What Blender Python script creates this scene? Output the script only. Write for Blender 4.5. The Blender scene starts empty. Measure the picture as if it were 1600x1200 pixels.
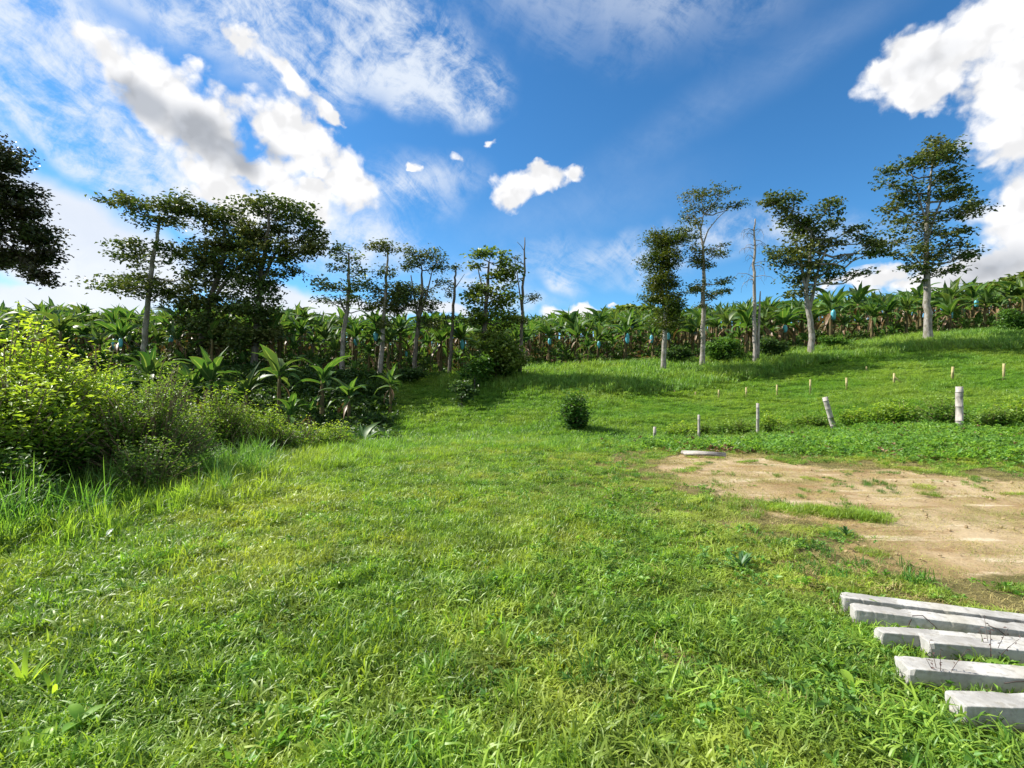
import bpy, math, random
import numpy as np
from mathutils import Vector, Matrix

R = math.radians
rng = np.random.default_rng(7)
random.seed(7)
scene = bpy.context.scene
COL = scene.collection

# ------------------------------------------------------------------ camera
EYE = 1.6
cam_d = bpy.data.cameras.new("camera")
cam_d.lens = 18.0
cam_d.sensor_width = 36.0
cam_d.clip_start = 0.05
cam_d.clip_end = 6000
cam = bpy.data.objects.new("camera", cam_d)
cam.location = (0, 0, EYE)
cam.rotation_euler = (R(90), 0, 0)
COL.objects.link(cam)
scene.camera = cam

# ------------------------------------------------------------------ exposure, sun, sky
vs = scene.view_settings
vs.view_transform = 'Standard'
vs.look = 'None'
vs.exposure = 1.2
vs.gamma = 1.0
vs.use_curve_mapping = False
scene.cycles.max_bounces = 7
scene.cycles.diffuse_bounces = 3
scene.cycles.glossy_bounces = 2
scene.cycles.transmission_bounces = 4
scene.cycles.caustics_reflective = False
scene.cycles.caustics_refractive = False

SUN_EL = R(41)
SUN_AZ = R(-73)              # from +Y (away from the camera) towards -X
sun_dir = Vector((math.sin(SUN_AZ) * math.cos(SUN_EL), math.cos(SUN_AZ) * math.cos(SUN_EL), math.sin(SUN_EL)))
sun_d = bpy.data.lights.new("sun", 'SUN')
sun_d.energy = 4.3
sun_d.angle = R(0.53)
sun_d.color = (1.0, 0.95, 0.86)
sun_o = bpy.data.objects.new("sun", sun_d)
sun_o.rotation_euler = sun_dir.to_track_quat('Z', 'Y').to_euler()
COL.objects.link(sun_o)

world = bpy.data.worlds.new("World")
scene.world = world
world.use_nodes = True
world.cycles.sampling_method = 'MANUAL'
world.cycles.sample_map_resolution = 512


class NT:
    """small helper to write node graphs as expressions"""
    def __init__(self, tree):
        self.t = tree
        self.n = tree.nodes
        self.l = tree.links

    def node(self, typ, **kw):
        nd = self.n.new(typ)
        for k, v in kw.items():
            setattr(nd, k, v)
        return nd

    def put(self, sock, v):
        if isinstance(v, bpy.types.NodeSocket):
            self.l.new(v, sock)
        elif v is not None:
            sock.default_value = v

    def m(self, op, a, b=None, c=None, clamp=False):
        nd = self.node('ShaderNodeMath', operation=op, use_clamp=clamp)
        for i, v in enumerate((a, b, c)):
            if v is not None:
                self.put(nd.inputs[i], v)
        return nd.outputs[0]

    def vm(self, op, a, b=None, scale=None):
        nd = self.node('ShaderNodeVectorMath', operation=op)
        self.put(nd.inputs[0], a)
        if b is not None:
            self.put(nd.inputs[1], b)
        if scale is not None:
            self.put(nd.inputs['Scale'], scale)
        return nd.outputs['Value'] if op in ('LENGTH', 'DOT_PRODUCT') else nd.outputs[0]

    def noise(self, vec, scale, detail=4, rough=0.55, color=False, dist=0.0):
        nd = self.node('ShaderNodeTexNoise')
        self.put(nd.inputs['Vector'], vec)
        nd.inputs['Scale'].default_value = scale
        nd.inputs['Detail'].default_value = detail
        nd.inputs['Roughness'].default_value = rough
        nd.inputs['Distortion'].default_value = dist
        return nd.outputs['Color'] if color else nd.outputs['Fac']

    def smooth(self, v, lo, hi, a=0.0, b=1.0):
        nd = self.node('ShaderNodeMapRange', interpolation_type='SMOOTHSTEP')
        self.put(nd.inputs['Value'], v)
        for k, x in (('From Min', lo), ('From Max', hi), ('To Min', a), ('To Max', b)):
            self.put(nd.inputs[k], x)
        return nd.outputs[0]

    def mix(self, f, a, b, blend='MIX'):
        nd = self.node('ShaderNodeMix', data_type='RGBA', blend_type=blend)
        self.put(nd.inputs[0], f)
        self.put(nd.inputs[6], a if isinstance(a, bpy.types.NodeSocket) else (*a[:3], 1))
        self.put(nd.inputs[7], b if isinstance(b, bpy.types.NodeSocket) else (*b[:3], 1))
        return nd.outputs[2]


def build_sky():
    w = NT(world.node_tree)
    w.n.clear()
    STR = 0.055
    sky = w.node('ShaderNodeTexSky', sky_type='NISHITA')
    sky.sun_disc = False
    sky.sun_elevation = SUN_EL
    sky.sun_rotation = SUN_AZ
    sky.altitude = 1200
    sky.air_density = 1.0
    sky.dust_density = 0.4
    sky.ozone_density = 3.0
    hsv = w.node('ShaderNodeHueSaturation')
    w.put(hsv.inputs['Color'], sky.outputs[0])
    hsv.inputs['Saturation'].default_value = 1.2
    hsv.inputs['Value'].default_value = 1.0
    skyc = w.mix(1.0, hsv.outputs[0], (0.95, 1.34, 1.42), 'MULTIPLY')

    tc = w.node('ShaderNodeTexCoord').outputs['Generated']
    d = w.vm('NORMALIZE', tc)
    sep = w.node('ShaderNodeSeparateXYZ')
    w.put(sep.inputs[0], d)
    X, Y, Z = sep.outputs
    den = w.m('ADD', Y, 1.02)
    comb = w.node('ShaderNodeCombineXYZ')
    w.put(comb.inputs[0], w.m('DIVIDE', w.m('MULTIPLY', X, 2.0), den))
    w.put(comb.inputs[1], w.m('DIVIDE', w.m('MULTIPLY', Z, 2.0), den))
    s = comb.outputs[0]

    def st(px, py):
        if py is None:                  # px is a direction
            v = Vector(px).normalized()
            return (2 * v.x / (v.y + 1.02), 2 * v.z / (v.y + 1.02))
        return st_px(px, py)

    def st_px(px, py):                     # a direction seen in the photograph, in stereographic sky coordinates
        v = Vector(((px - 800) / 800, 1, (600 - py) / 800)).normalized()
        return (2 * v.x / (v.y + 1.02), 2 * v.z / (v.y + 1.02))

    def warp(vec, parts):
        for sc_, amp in parts:
            c = w.noise(vec, sc_, 3, 0.55, color=True)
            c = w.vm('SUBTRACT', c, (0.5, 0.5, 0.5))
            vec = w.vm('ADD', vec, w.vm('SCALE', c, scale=amp))
        return vec

    def blobs(vec, lst, mode='MAXIMUM'):
        """each: px, py, half width, half height (pixels), tilt (deg, positive = falling to the right)"""
        out = None
        for b in lst:
            px, py, rx, ry, tilt = b[:5]
            gain = b[5] if len(b) > 5 else 1.0
            c = st(px, py)
            k = 0.00125 * (1 + (c[0] ** 2 + c[1] ** 2) / 4) if py is None else (abs(st(px + 10, py)[0] - c[0]) / 10)
            mp = w.node('ShaderNodeMapping', vector_type='TEXTURE')
            w.put(mp.inputs['Vector'], vec)
            mp.inputs['Location'].default_value = (c[0], c[1], 0)
            mp.inputs['Rotation'].default_value = (0, 0, R(-tilt))
            mp.inputs['Scale'].default_value = (rx * k, ry * k, 1)
            ln = w.vm('LENGTH', mp.outputs[0])
            f = w.m('SUBTRACT', 1.0, ln)
            if gain != 1.0:
                f = w.m('MULTIPLY', f, gain)
            if out is None:
                out = f
            else:
                nd = w.node('ShaderNodeMath', operation='SMOOTH_MAX')
                w.put(nd.inputs[0], out); w.put(nd.inputs[1], f); nd.inputs[2].default_value = 0.25
                out = nd.outputs[0]
        return out

    fine = w.noise(s, 14.0, 9, 0.62)
    puff = w.noise(s, 5.5, 8, 0.6)
    sw = warp(s, ((3.0, 0.13), (9.0, 0.075), (26.0, 0.035), (70.0, 0.015)))
    # cumulus
    cum = [(200, 112, 58, 42, 25), (262, 155, 92, 66, 40), (335, 215, 92, 62, 42), (400, 262, 72, 36, 30),
           (470, 235, 75, 42, 38), (535, 285, 62, 50, 25), (420, 205, 60, 45, 40), (345, 285, 85, 38, 35), (490, 320, 45, 22, 35), (440, 300, 40, 25, 35),
           (378, 84, 40, 19, 45, .8), (430, 130, 55, 19, 42, .8), (495, 185, 34, 16, 40, .8),
           (805, 303, 42, 30, 0), (850, 290, 48, 23, -12), (895, 272, 34, 14, -25, .7),
           (885, 492, 46, 22, 0), (660, 265, 11, 7, 40, .6), (712, 246, 9, 8, 40, .5), (765, 224, 8, 7, -30, .5), (957, 462, 8, 5, 0, .5),
           (1440, 95, 95, 60, -25), (1530, 60, 150, 90, -20), (1470, 140, 80, 40, 5), (1600, 130, 120, 120, 0), (1590, 220, 85, 70, 0),
           (1620, 340, 110, 110, 0), (1570, 410, 130, 70, -10), (1440, 430, 150, 38, -4), (1340, 450, 80, 28, -5), (1750, 250, 200, 260, 0),
           ((-.45, -1, .55), None, 420, 260, 10), ((.9, -.75, .5), None, 360, 240, -15), ((-.9, -.35, .9), None, 260, 200, 20), ((.15, -.5, 1.1), None, 300, 220, 0), ((.2, -1, .22), None, 300, 160, 0)]  # unseen clouds behind the camera, added for white fill light
    def billow(vec):
        tot = None
        for sc_, wt in ((9.0, .50), (22.0, .32), (52.0, .22)):
            vo = w.node('ShaderNodeTexVoronoi'); vo.feature = 'F1'; vo.voronoi_dimensions = '2D'
            vo.inputs['Scale'].default_value = sc_
            w.put(vo.inputs['Vector'], vec)
            t_ = w.m('MULTIPLY', w.m('SUBTRACT', 0.45, vo.outputs['Distance']), wt)
            tot = t_ if tot is None else w.m('ADD', tot, t_)
        return tot
    sb = warp(s, ((14.0, 0.03), (40.0, 0.012)))
    bil = billow(sb)
    bil2 = billow(w.vm('ADD', sb, (-0.020, 0.024, 0)))       # a step towards the sun: which side of a billow is lit
    relief = w.m('SUBTRACT', bil, bil2)
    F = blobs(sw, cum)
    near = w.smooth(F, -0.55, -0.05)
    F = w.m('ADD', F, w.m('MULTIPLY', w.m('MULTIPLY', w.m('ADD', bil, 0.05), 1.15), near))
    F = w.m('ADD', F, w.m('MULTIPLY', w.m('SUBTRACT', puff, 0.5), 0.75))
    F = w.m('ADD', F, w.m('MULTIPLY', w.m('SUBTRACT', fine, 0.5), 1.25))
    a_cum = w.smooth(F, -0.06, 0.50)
    # bright thin veil low on the left and behind the trees
    veil = [(60, 335, 240, 95, 25), (170, 400, 180, 70, 20), (120, 410, 200, 90, 15), (-60, 280, 200, 120, 30), (420, 460, 150, 40, 12), (540, 480, 120, 26, 4), (30, 470, 300, 60, 0), (680, 486, 80, 14, 0),
            (-250, 350, 300, 160, 20)]
    V = blobs(warp(s, ((4.0, 0.10), (12.0, 0.04))), veil)
    V = w.m('ADD', V, w.m('MULTIPLY', w.m('SUBTRACT', puff, 0.5), 0.6))
    a_veil = w.smooth(V, -0.05, 0.45)
    # cirrus: wisps drawn out along a falling diagonal
    mpc = w.node('ShaderNodeMapping', vector_type='TEXTURE')
    w.put(mpc.inputs['Vector'], warp(s, ((2.2, 0.22), (7.0, 0.06))))
    mpc.inputs['Rotation'].default_value = (0, 0, R(-32))
    mpc.inputs['Scale'].default_value = (1.7, 0.62, 1)
    wisp = w.noise(mpc.outputs[0], 6.5, 11, 0.68, dist=0.4)
    ci = [(60, 60, 240, 120, 20, 1.3), (210, 250, 240, 60, 38, 1.2), (60, 200, 190, 75, 35, 1.3), (560, 60, 240, 95, 12, 1.3), (690, 105, 130, 75, 20, 1.3), (620, 90, 150, 60, 10, 1.2), (480, 350, 150, 60, 20, .7), (560, 380, 120, 60, 20, .7),
          (750, 435, 90, 40, -10, .9), (640, 300, 120, 60, -10, .5), (300, 30, 250, 60, 10, .5), (430, 60, 160, 120, 40), (1100, 385, 420, 34, -3, .42), (760, 470, 120, 30, 0, .6),
          (-300, 100, 400, 300, 30), (-1500, 0, 1400, 700, 0, .9), (2900, 100, 1100, 600, 0, .8), (800, -250, 500, 220, 20, .7), (870, 430, 40, 25, 40, .6)]
    Ci = blobs(warp(s, ((3.0, 0.2), (8.0, 0.08))), ci)
    mpr = w.node('ShaderNodeMapping', vector_type='TEXTURE')
    w.put(mpr.inputs['Vector'], warp(s, ((5.0, 0.08), (15.0, 0.04))))
    mpr.inputs['Rotation'].default_value = (0, 0, R(48)); mpr.inputs['Scale'].default_value = (1.3, 0.8, 1)
    mott = w.noise(mpr.outputs[0], 17.0, 9, 0.7)
    wisp = w.m('ADD', w.m('MULTIPLY', wisp, 0.62), w.m('MULTIPLY', mott, 0.38))
    a_ci = w.m('MULTIPLY', w.smooth(Ci, -0.15, 0.55), w.smooth(wisp, 0.39, 0.60), clamp=True)
    band = blobs(warp(s, ((2.0, 0.1),)), [(1080, 190, 330, 60, -28), (880, 330, 320, 70, -12), (1250, 90, 260, 60, -25)])
    a_band = w.m('MULTIPLY', w.smooth(band, 0.0, 1.0, 0.0, 0.16), w.smooth(wisp, 0.2, 0.7))
    # body shade of the thick clouds (grey where deep)
    dark = [(235, 160, 75, 42, 42), (320, 215, 85, 48, 42), (375, 250, 50, 26, 36), (425, 240, 40, 22, 38, .7), (1590, 470, 150, 50, 0, .75), (1560, 420, 130, 60, -10, .6), (150, 385, 90, 22, 10, .8), (1450, 100, 60, 25, -20, .25)]
    D = blobs(warp(s, ((4.0, 0.08), (12.0, 0.03))), dark)
    D = w.m('ADD', D, w.m('MULTIPLY', w.m('SUBTRACT', puff, 0.5), 0.35))
    a_dark = w.smooth(D, -0.15, 0.70)
    tone = w.mix(a_dark, (0.99, 0.99, 1.0), (0.50, 0.53, 0.585))
    puffs = w.smooth(relief, -0.20, 0.14, 0.87, 1.05)
    tone = w.mix(1.0, tone, w.vm('SCALE', (1, 1, 1), scale=puffs), 'MULTIPLY')
    G = 1.0 / STR / (2 ** vs.exposure) * 1.03
    cloudc = w.vm('SCALE', tone, scale=G)
    c1 = w.mix(w.m('MULTIPLY', a_ci, 0.88), skyc, (0.86 * G, 0.92 * G, 1.0 * G))
    c1 = w.mix(a_band, c1, (0.70 * G, 0.82 * G, 1.0 * G))
    veilc = w.vm('SCALE', w.mix(w.smooth(w.noise(sw, 3.0, 6, .6), 0.4, 0.66), (0.82, 0.86, 0.93), (0.96, 0.97, 1.0)), scale=G)
    c2 = w.mix(w.m('MULTIPLY', a_veil, 0.92), c1, veilc)
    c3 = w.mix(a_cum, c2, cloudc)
    # nothing below the horizon but dull ground haze
    c4 = w.mix(w.smooth(Z, -0.02, 0.0), (0.12 * G, 0.16 * G, 0.14 * G), c3)
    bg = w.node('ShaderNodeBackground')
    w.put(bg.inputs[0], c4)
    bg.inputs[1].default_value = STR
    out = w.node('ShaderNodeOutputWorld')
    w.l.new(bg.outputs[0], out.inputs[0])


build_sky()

# ------------------------------------------------------------------ object helpers
def tag(o, label=None, cat=None, group=None, kind=None):
    if label: o['label'] = label
    if cat: o['category'] = cat
    if group: o['group'] = group
    if kind: o['kind'] = kind
    return o


def np_mesh(name, V, F, mats, attrs=None, smooth=True, mat_idx=None):
    """V (n,3); F (m,k) int array or list of such arrays"""
    me = bpy.data.meshes.new(name)
    V = np.asarray(V, dtype=np.float32)
    Fs = F if isinstance(F, list) else [F]
    Fs = [np.asarray(f, dtype=np.int32) for f in Fs if len(f)]
    me.vertices.add(len(V))
    me.vertices.foreach_set('co', V.ravel())
    loops = np.concatenate([f.ravel() for f in Fs])
    sizes = np.concatenate([np.full(len(f), f.shape[1], dtype=np.int32) for f in Fs])
    starts = np.concatenate([[0], np.cumsum(sizes)[:-1]]).astype(np.int32)
    me.loops.add(len(loops))
    me.loops.foreach_set('vertex_index', loops)
    me.polygons.add(len(sizes))
    me.polygons.foreach_set('loop_start', starts)
    me.polygons.foreach_set('loop_total', sizes)
    if mat_idx is not None:
        me.polygons.foreach_set('material_index', np.asarray(mat_idx, dtype=np.int32))
    me.polygons.foreach_set('use_smooth', np.full(len(sizes), smooth, dtype=bool))
    for k, a in (attrs or {}).items():
        at = me.attributes.new(k, 'FLOAT', 'POINT')
        at.data.foreach_set('value', np.asarray(a, dtype=np.float32))
    me.update(calc_edges=True)
    for m in (mats if isinstance(mats, (list, tuple)) else [mats]):
        me.materials.append(m)
    return me


def link(name, data, parent=None, loc=None):
    o = bpy.data.objects.new(name, data)
    COL.objects.link(o)
    if parent is not None:
        o.parent = parent
    if loc is not None:
        o.location = loc
    return o


def empty(name, loc, rz=0.0, scale=1.0):
    o = bpy.data.objects.new(name, None)
    o.empty_display_size = 0.2
    o.location = loc
    o.rotation_euler = (0, 0, rz)
    o.scale = (scale,) * 3
    COL.objects.link(o)
    return o


class Geo:
    """collects tubes and leaves as arrays"""
    def __init__(self):
        self.V, self.Q, self.T, self.A, self.n = [], [], [], [], 0

    def add(self, V, Q=None, T=None, tone=0.5):
        V = np.asarray(V, dtype=float)
        if Q is not None and len(Q): self.Q.append(np.asarray(Q) + self.n)
        if T is not None and len(T): self.T.append(np.asarray(T) + self.n)
        self.V.append(V)
        self.A.append(np.broadcast_to(np.asarray(tone, dtype=float), (len(V),)))
        self.n += len(V)

    def tube(self, pts, rad, sides=6, tone=0.5, cap=True, wob=0.0):
        pts = np.asarray(pts, dtype=float)
        n = len(pts)
        rad = np.broadcast_to(np.asarray(rad, dtype=float), (n,))
        tan = np.gradient(pts, axis=0)
        tan /= np.linalg.norm(tan, axis=1)[:, None] + 1e-9
        ref = np.array([0.31, 0.95, 0.05]) if abs(tan[0][1]) < 0.9 else np.array([1.0, 0, 0])
        u = np.cross(tan, ref); u /= np.linalg.norm(u, axis=1)[:, None] + 1e-9
        v = np.cross(tan, u)
        a = np.arange(sides) * 2 * math.pi / sides
        r = rad[:, None] * (1 + wob * rng.uniform(-1, 1, (n, sides)))
        P = pts[:, None, :] + r[..., None] * (np.cos(a)[None, :, None] * u[:, None, :] + np.sin(a)[None, :, None] * v[:, None, :])
        P = P.reshape(-1, 3)
        i = np.arange(n - 1)[:, None] * sides
        j = np.arange(sides)[None, :]
        k = (j + 1) % sides
        Q = np.stack([i + j, i + k, i + sides + k, i + sides + j], -1).reshape(-1, 4)
        V = P
        T = None
        if cap:
            V = np.vstack([P, pts[-1], pts[0]])
            j1 = np.arange(sides)
            T = np.vstack([np.stack([(n - 1) * sides + j1, (n - 1) * sides + (j1 + 1) % sides, np.full(sides, n * sides)], -1),
                           np.stack([(j1 + 1) % sides, j1, np.full(sides, n * sides + 1)], -1)])
        self.add(V, Q, T, tone)

    def leaves(self, P, D, L, W, tone, fold=0.25, droop=0.15):
        """pointed leaves: base P, direction D, length L, width W"""
        n = len(P)
        if n == 0: return
        D = D / (np.linalg.norm(D, axis=1)[:, None] + 1e-9)
        up = np.array([0, 0, 1.0]) + rng.normal(0, 0.45, (n, 3))
        S = np.cross(D, up); S /= np.linalg.norm(S, axis=1)[:, None] + 1e-9
        N = np.cross(S, D)
        L = np.broadcast_to(L, (n,))[:, None]; W = np.broadcast_to(W, (n,))[:, None]
        mid = P + D * L * 0.45
        a = mid + S * W * 0.5 + N * W * fold
        b = mid - S * W * 0.5 + N * W * fold
        tip = P + D * L - N * L * droop
        V = np.stack([P, a, tip, b], 1).reshape(-1, 3)
        i = np.arange(n)[:, None] * 4
        T = np.concatenate([i + np.array([[0, 1, 2]]), i + np.array([[0, 2, 3]])], 0)
        self.add(V, None, T, np.repeat(np.broadcast_to(tone, (n,)), 4))

    def mesh(self, name, mat, smooth=True):
        V = np.vstack(self.V)
        F = []
        if self.Q: F.append(np.vstack(self.Q))
        if self.T: F.append(np.vstack(self.T))
        return np_mesh(name, V, F, mat, {'tone': np.concatenate(self.A)}, smooth)


def vnoise(x, y, seed=0):
    """smooth value noise in numpy, about -1..1"""
    x = np.asarray(x, float); y = np.asarray(y, float)
    xi = np.floor(x).astype(np.int64); yi = np.floor(y).astype(np.int64)
    fx = x - xi; fy = y - yi
    fx = fx * fx * (3 - 2 * fx); fy = fy * fy * (3 - 2 * fy)
    def h(a, b):
        n = (a * 374761393 + b * 668265263 + seed * 974711) & 0x7fffffff
        n = ((n ^ (n >> 13)) * 1274126177) & 0x7fffffff
        return ((n ^ (n >> 16)) & 0xffff) / 32767.5 - 1
    return (h(xi, yi) * (1 - fx) + h(xi + 1, yi) * fx) * (1 - fy) + (h(xi, yi + 1) * (1 - fx) + h(xi + 1, yi + 1) * fx) * fy


def fbm(x, y, seed=0, oct=3):
    s, a, t = 0, 1.0, 0
    for k in range(oct):
        s = s + a * vnoise(x * 2 ** k, y * 2 ** k, seed + k * 17); t += a; a *= 0.5
    return s / t


# ------------------------------------------------------------------ terrain
def zpy(py, d):
    return EYE + (600 - py) * d / 800.0

# rows: bearing u = x/y; columns: (distance, height)
PROF = {
    -1.05: [(0, 0), (9, 0), (14, -.3), (20, -1.1), (29, -1.3), (33, .4), (36, 2.0), (39, 2.5), (44, 3.3), (60, 6.6), (75, 8.3), (100, 8.5), (160, 2)],
    -0.60: [(0, 0), (9, 0), (14, -.3), (20, -1.3), (30, -1.6), (33.5, -.2), (36.5, 1.9), (39, 2.3), (44, 3.1), (60, 6.2), (75, 8.0), (100, 8.3), (160, 2)],
    -0.30: [(0, 0), (11, 0), (14, -.1), (19, -1.5), (30, -1.7), (33.5, -.5), (36.5, 1.5), (39, 2.0), (44, 2.9), (60, 5.6), (75, 7.3), (100, 7.6), (160, 2)],
    -0.20: [(0, 0), (12, 0), (14.5, .03), (20, -1.4), (28, -1.5), (33, -.4), (38, 1.4), (41, 1.9), (46, 2.8), (62, 5.4), (80, 7.2), (100, 7.3), (160, 2)],
     0.00: [(0, 0), (12, 0.03), (14, .05), (19, -1.1), (24, -1.0), (30, -.5), (35, .7), (40, 1.95), (44, 2.9), (52, 4.1), (65, 6.1), (85, 8.9), (110, 10), (170, 4)],
     0.28: [(0, 0), (12, 0.02), (14, -.05), (20, -.95), (25, -1.1), (30, -.35), (35, .75), (40, 2.1), (44, 3.0), (52, 4.3), (66, 7.0), (88, 10.4), (115, 11.5), (170, 5)],
     0.50: [(0, 0), (9.5, 0.0), (12, .10), (15, -.15), (21.5, -.85), (27, -.5), (33, .65), (38, 1.9), (43, 3.3), (50, 4.6), (65, 7.5), (90, 12), (115, 13), (170, 6)],
     0.80: [(0, 0), (8.5, 0.0), (11, .15), (16.5, .0), (23, .35), (30, 1.5), (36, 2.95), (42, 4.7), (45, 5.45), (52, 6.6), (66, 9.4), (88, 13.2), (115, 14), (170, 6)],
     1.05: [(0, 0), (8.3, 0.0), (11, .15), (15, .0), (23, .7), (29, 1.6), (36, 3.3), (42, 5.1), (45, 5.9), (52, 7.2), (66, 10.0), (88, 14), (115, 15), (170, 8)],
}
_us = np.array(sorted(PROF)); _ds = np.arange(0, 171, 0.5)
_tab = np.array([np.interp(_ds, [p[0] for p in PROF[u]], [p[1] for p in PROF[u]]) for u in _us])
_ker = np.exp(-0.5 * (np.arange(-6, 7) / 2.4) ** 2); _ker /= _ker.sum()
_tab = np.array([np.convolve(np.pad(r, 6, mode='edge'), _ker, mode='valid') for r in _tab])
_uf = np.linspace(-1.05, 1.05, 106)
_tab = np.array([np.interp(_uf, _us, _tab[:, j]) for j in range(_tab.shape[1])]).T
_ku = np.exp(-0.5 * (np.arange(-8, 9) / 3.2) ** 2); _ku /= _ku.sum()
_tab = np.array([np.convolve(np.pad(_tab[:, j], 8, mode='edge'), _ku, mode='valid') for j in range(_tab.shape[1])]).T


def H(x, y):
    x = np.asarray(x, float); y = np.asarray(y, float)
    d = np.clip(y, 0, 169.9)
    u = np.clip(x / np.maximum(d, 5.0), -1.049, 1.049)
    fi = (u + 1.05) / 2.1 * 105; i = np.clip(fi.astype(int), 0, 104); f = fi - i
    gj = d * 2; j = np.clip(gj.astype(int), 0, len(_ds) - 2); g = gj - j
    z = (_tab[i, j] * (1 - f) + _tab[i + 1, j] * f) * (1 - g) + (_tab[i, j + 1] * (1 - f) + _tab[i + 1, j + 1] * f) * g
    far = np.clip((y - 15) / 15, 0, 1)
    z = z + fbm(x / 7, y / 7, 3) * 0.28 * far + fbm(x / 1.1, y / 1.1, 5) * 0.022
    z = z - np.clip(y - 170, 0, 400) * 0.02
    return z


def h1(x, y):
    return float(H(np.array([x]), np.array([y]))[0])


DIRT = np.array([(2.7, 10.9), (4.8, 11.3), (6.5, 9.5), (8.6, 8.6), (14, 8.0), (14, 3.9), (6, 3.9), (4.3, 4.25), (3.5, 4.5), (3.45, 5.6), (3.1, 6.6), (2.6, 8.2)])


def poly_sd(x, y, P):
    """positive inside"""
    x = np.asarray(x, float); y = np.asarray(y, float)
    dmin = np.full(x.shape, 1e9); ins = np.zeros(x.shape, bool)
    for a, b in zip(P, np.roll(P, -1, axis=0)):
        ex, ey = b - a
        t = np.clip(((x - a[0]) * ex + (y - a[1]) * ey) / (ex * ex + ey * ey), 0, 1)
        dmin = np.minimum(dmin, np.hypot(x - a[0] - t * ex, y - a[1] - t * ey))
        c = ((a[1] > y) != (b[1] > y)) & (x < (b[0] - a[0]) * (y - a[1]) / (b[1] - a[1] + 1e-12) + a[0])
        ins ^= c
    return np.where(ins, dmin, -dmin)


def dirt(x, y):
    s = poly_sd(x, y, DIRT) + fbm(np.asarray(x) / 1.2, np.asarray(y) / .7, 11, 4) * 0.9
    return np.clip((s + 0.35) / 0.9, 0, 1)


def dirt_soft(x, y):
    s = poly_sd(x, y, DIRT) + fbm(np.asarray(x) / .8, np.asarray(y) / .5, 15, 4) * 1.2
    return np.clip((s + 1.1) / 1.9, 0, 1)


def dryness(x, y):            # worn, yellowing sward round the bare patch
    s = poly_sd(x, y, DIRT)
    return np.clip((s + 3.2 + fbm(np.asarray(x) / .9, np.asarray(y) / .7, 13) * 1.3) / 2.6, 0, 1)


def front_y(u):
    return np.interp(u, [-1.1, -.6, -.3, -.2, 0, .3, .55, .8, 1.05], [38.5, 38.5, 39, 41.5, 44.5, 46.5, 47.5, 49, 49.5])


def tallness(x, y):
    x = np.asarray(x, float); y = np.asarray(y, float)
    edge = np.interp(y, [3, 4.2, 5.5, 9.0, 10.5, 12, 13], [-6.5, -4.6, -3.4, -2.9, -1.0, 2.0, 3.5])
    t = np.clip((edge - x) / 1.3 + fbm(x / 1.5, y / 1.5, 21) * 0.7, 0, 1)
    return t


# ------------------------------------------------------------------ materials
def mat_new(name):
    m = bpy.data.materials.new(name)
    m.use_nodes = True
    m.node_tree.nodes.clear()
    return m, NT(m.node_tree)


def out_surface(w, shader, disp=None):
    o = w.node('ShaderNodeOutputMaterial')
    w.l.new(shader, o.inputs[0])
    return o


def principled(w, col, rough=0.6, spec=0.5, bump=None, bstr=0.3, bdist=0.02, metal=0.0):
    p = w.node('ShaderNodeBsdfPrincipled')
    w.put(p.inputs['Base Color'], col if isinstance(col, bpy.types.NodeSocket) else (*col[:3], 1))
    w.put(p.inputs['Roughness'], rough)
    p.inputs['Specular IOR Level'].default_value = spec
    p.inputs['Metallic'].default_value = metal
    if bump is not None:
        b = w.node('ShaderNodeBump')
        b.inputs['Strength'].default_value = bstr
        b.inputs['Distance'].default_value = bdist
        w.put(b.inputs['Height'], bump)
        w.l.new(b.outputs[0], p.inputs['Normal'])
    return p


def foliage_mat(name, lo, hi, alt=None, alt_scale=0.6, rough=0.45, trans=0.45, tboost=1.5, spec=0.35, grain=0.0, alt_lo=0.42, alt_hi=0.62):
    """leaf colour: lo..hi by the leaf's own 'tone', drifting to alt in patches across the place"""
    m, w = mat_new(name)
    at = w.node('ShaderNodeAttribute', attribute_name='tone')
    c = w.mix(at.outputs['Fac'], lo, hi)
    pos = w.node('ShaderNodeNewGeometry').outputs['Position']
    if alt is not None:
        f = w.smooth(w.noise(pos, alt_scale, 5, 0.6), alt_lo, alt_hi)
        c = w.mix(w.m('MULTIPLY', f, 0.75), c, alt)
    v = w.smooth(w.noise(pos, 3.0 if grain == 0 else grain, 2, 0.5), 0.3, 0.7, 0.78, 1.22)
    c = w.mix(1.0, c, w.vm('SCALE', (1, 1, 1), scale=v), 'MULTIPLY')
    p = principled(w, c, rough, spec)
    t = w.node('ShaderNodeBsdfTranslucent')
    tc = w.mix(1.0, c, (1.25 * tboost, 1.2 * tboost, 0.55 * tboost), 'MULTIPLY')
    w.put(t.inputs[0], tc)
    mx = w.node('ShaderNodeMixShader')
    mx.inputs[0].default_value = trans
    w.l.new(p.outputs[0], mx.inputs[1]); w.l.new(t.outputs[0], mx.inputs[2])
    out_surface(w, mx.outputs[0])
    return m


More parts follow.
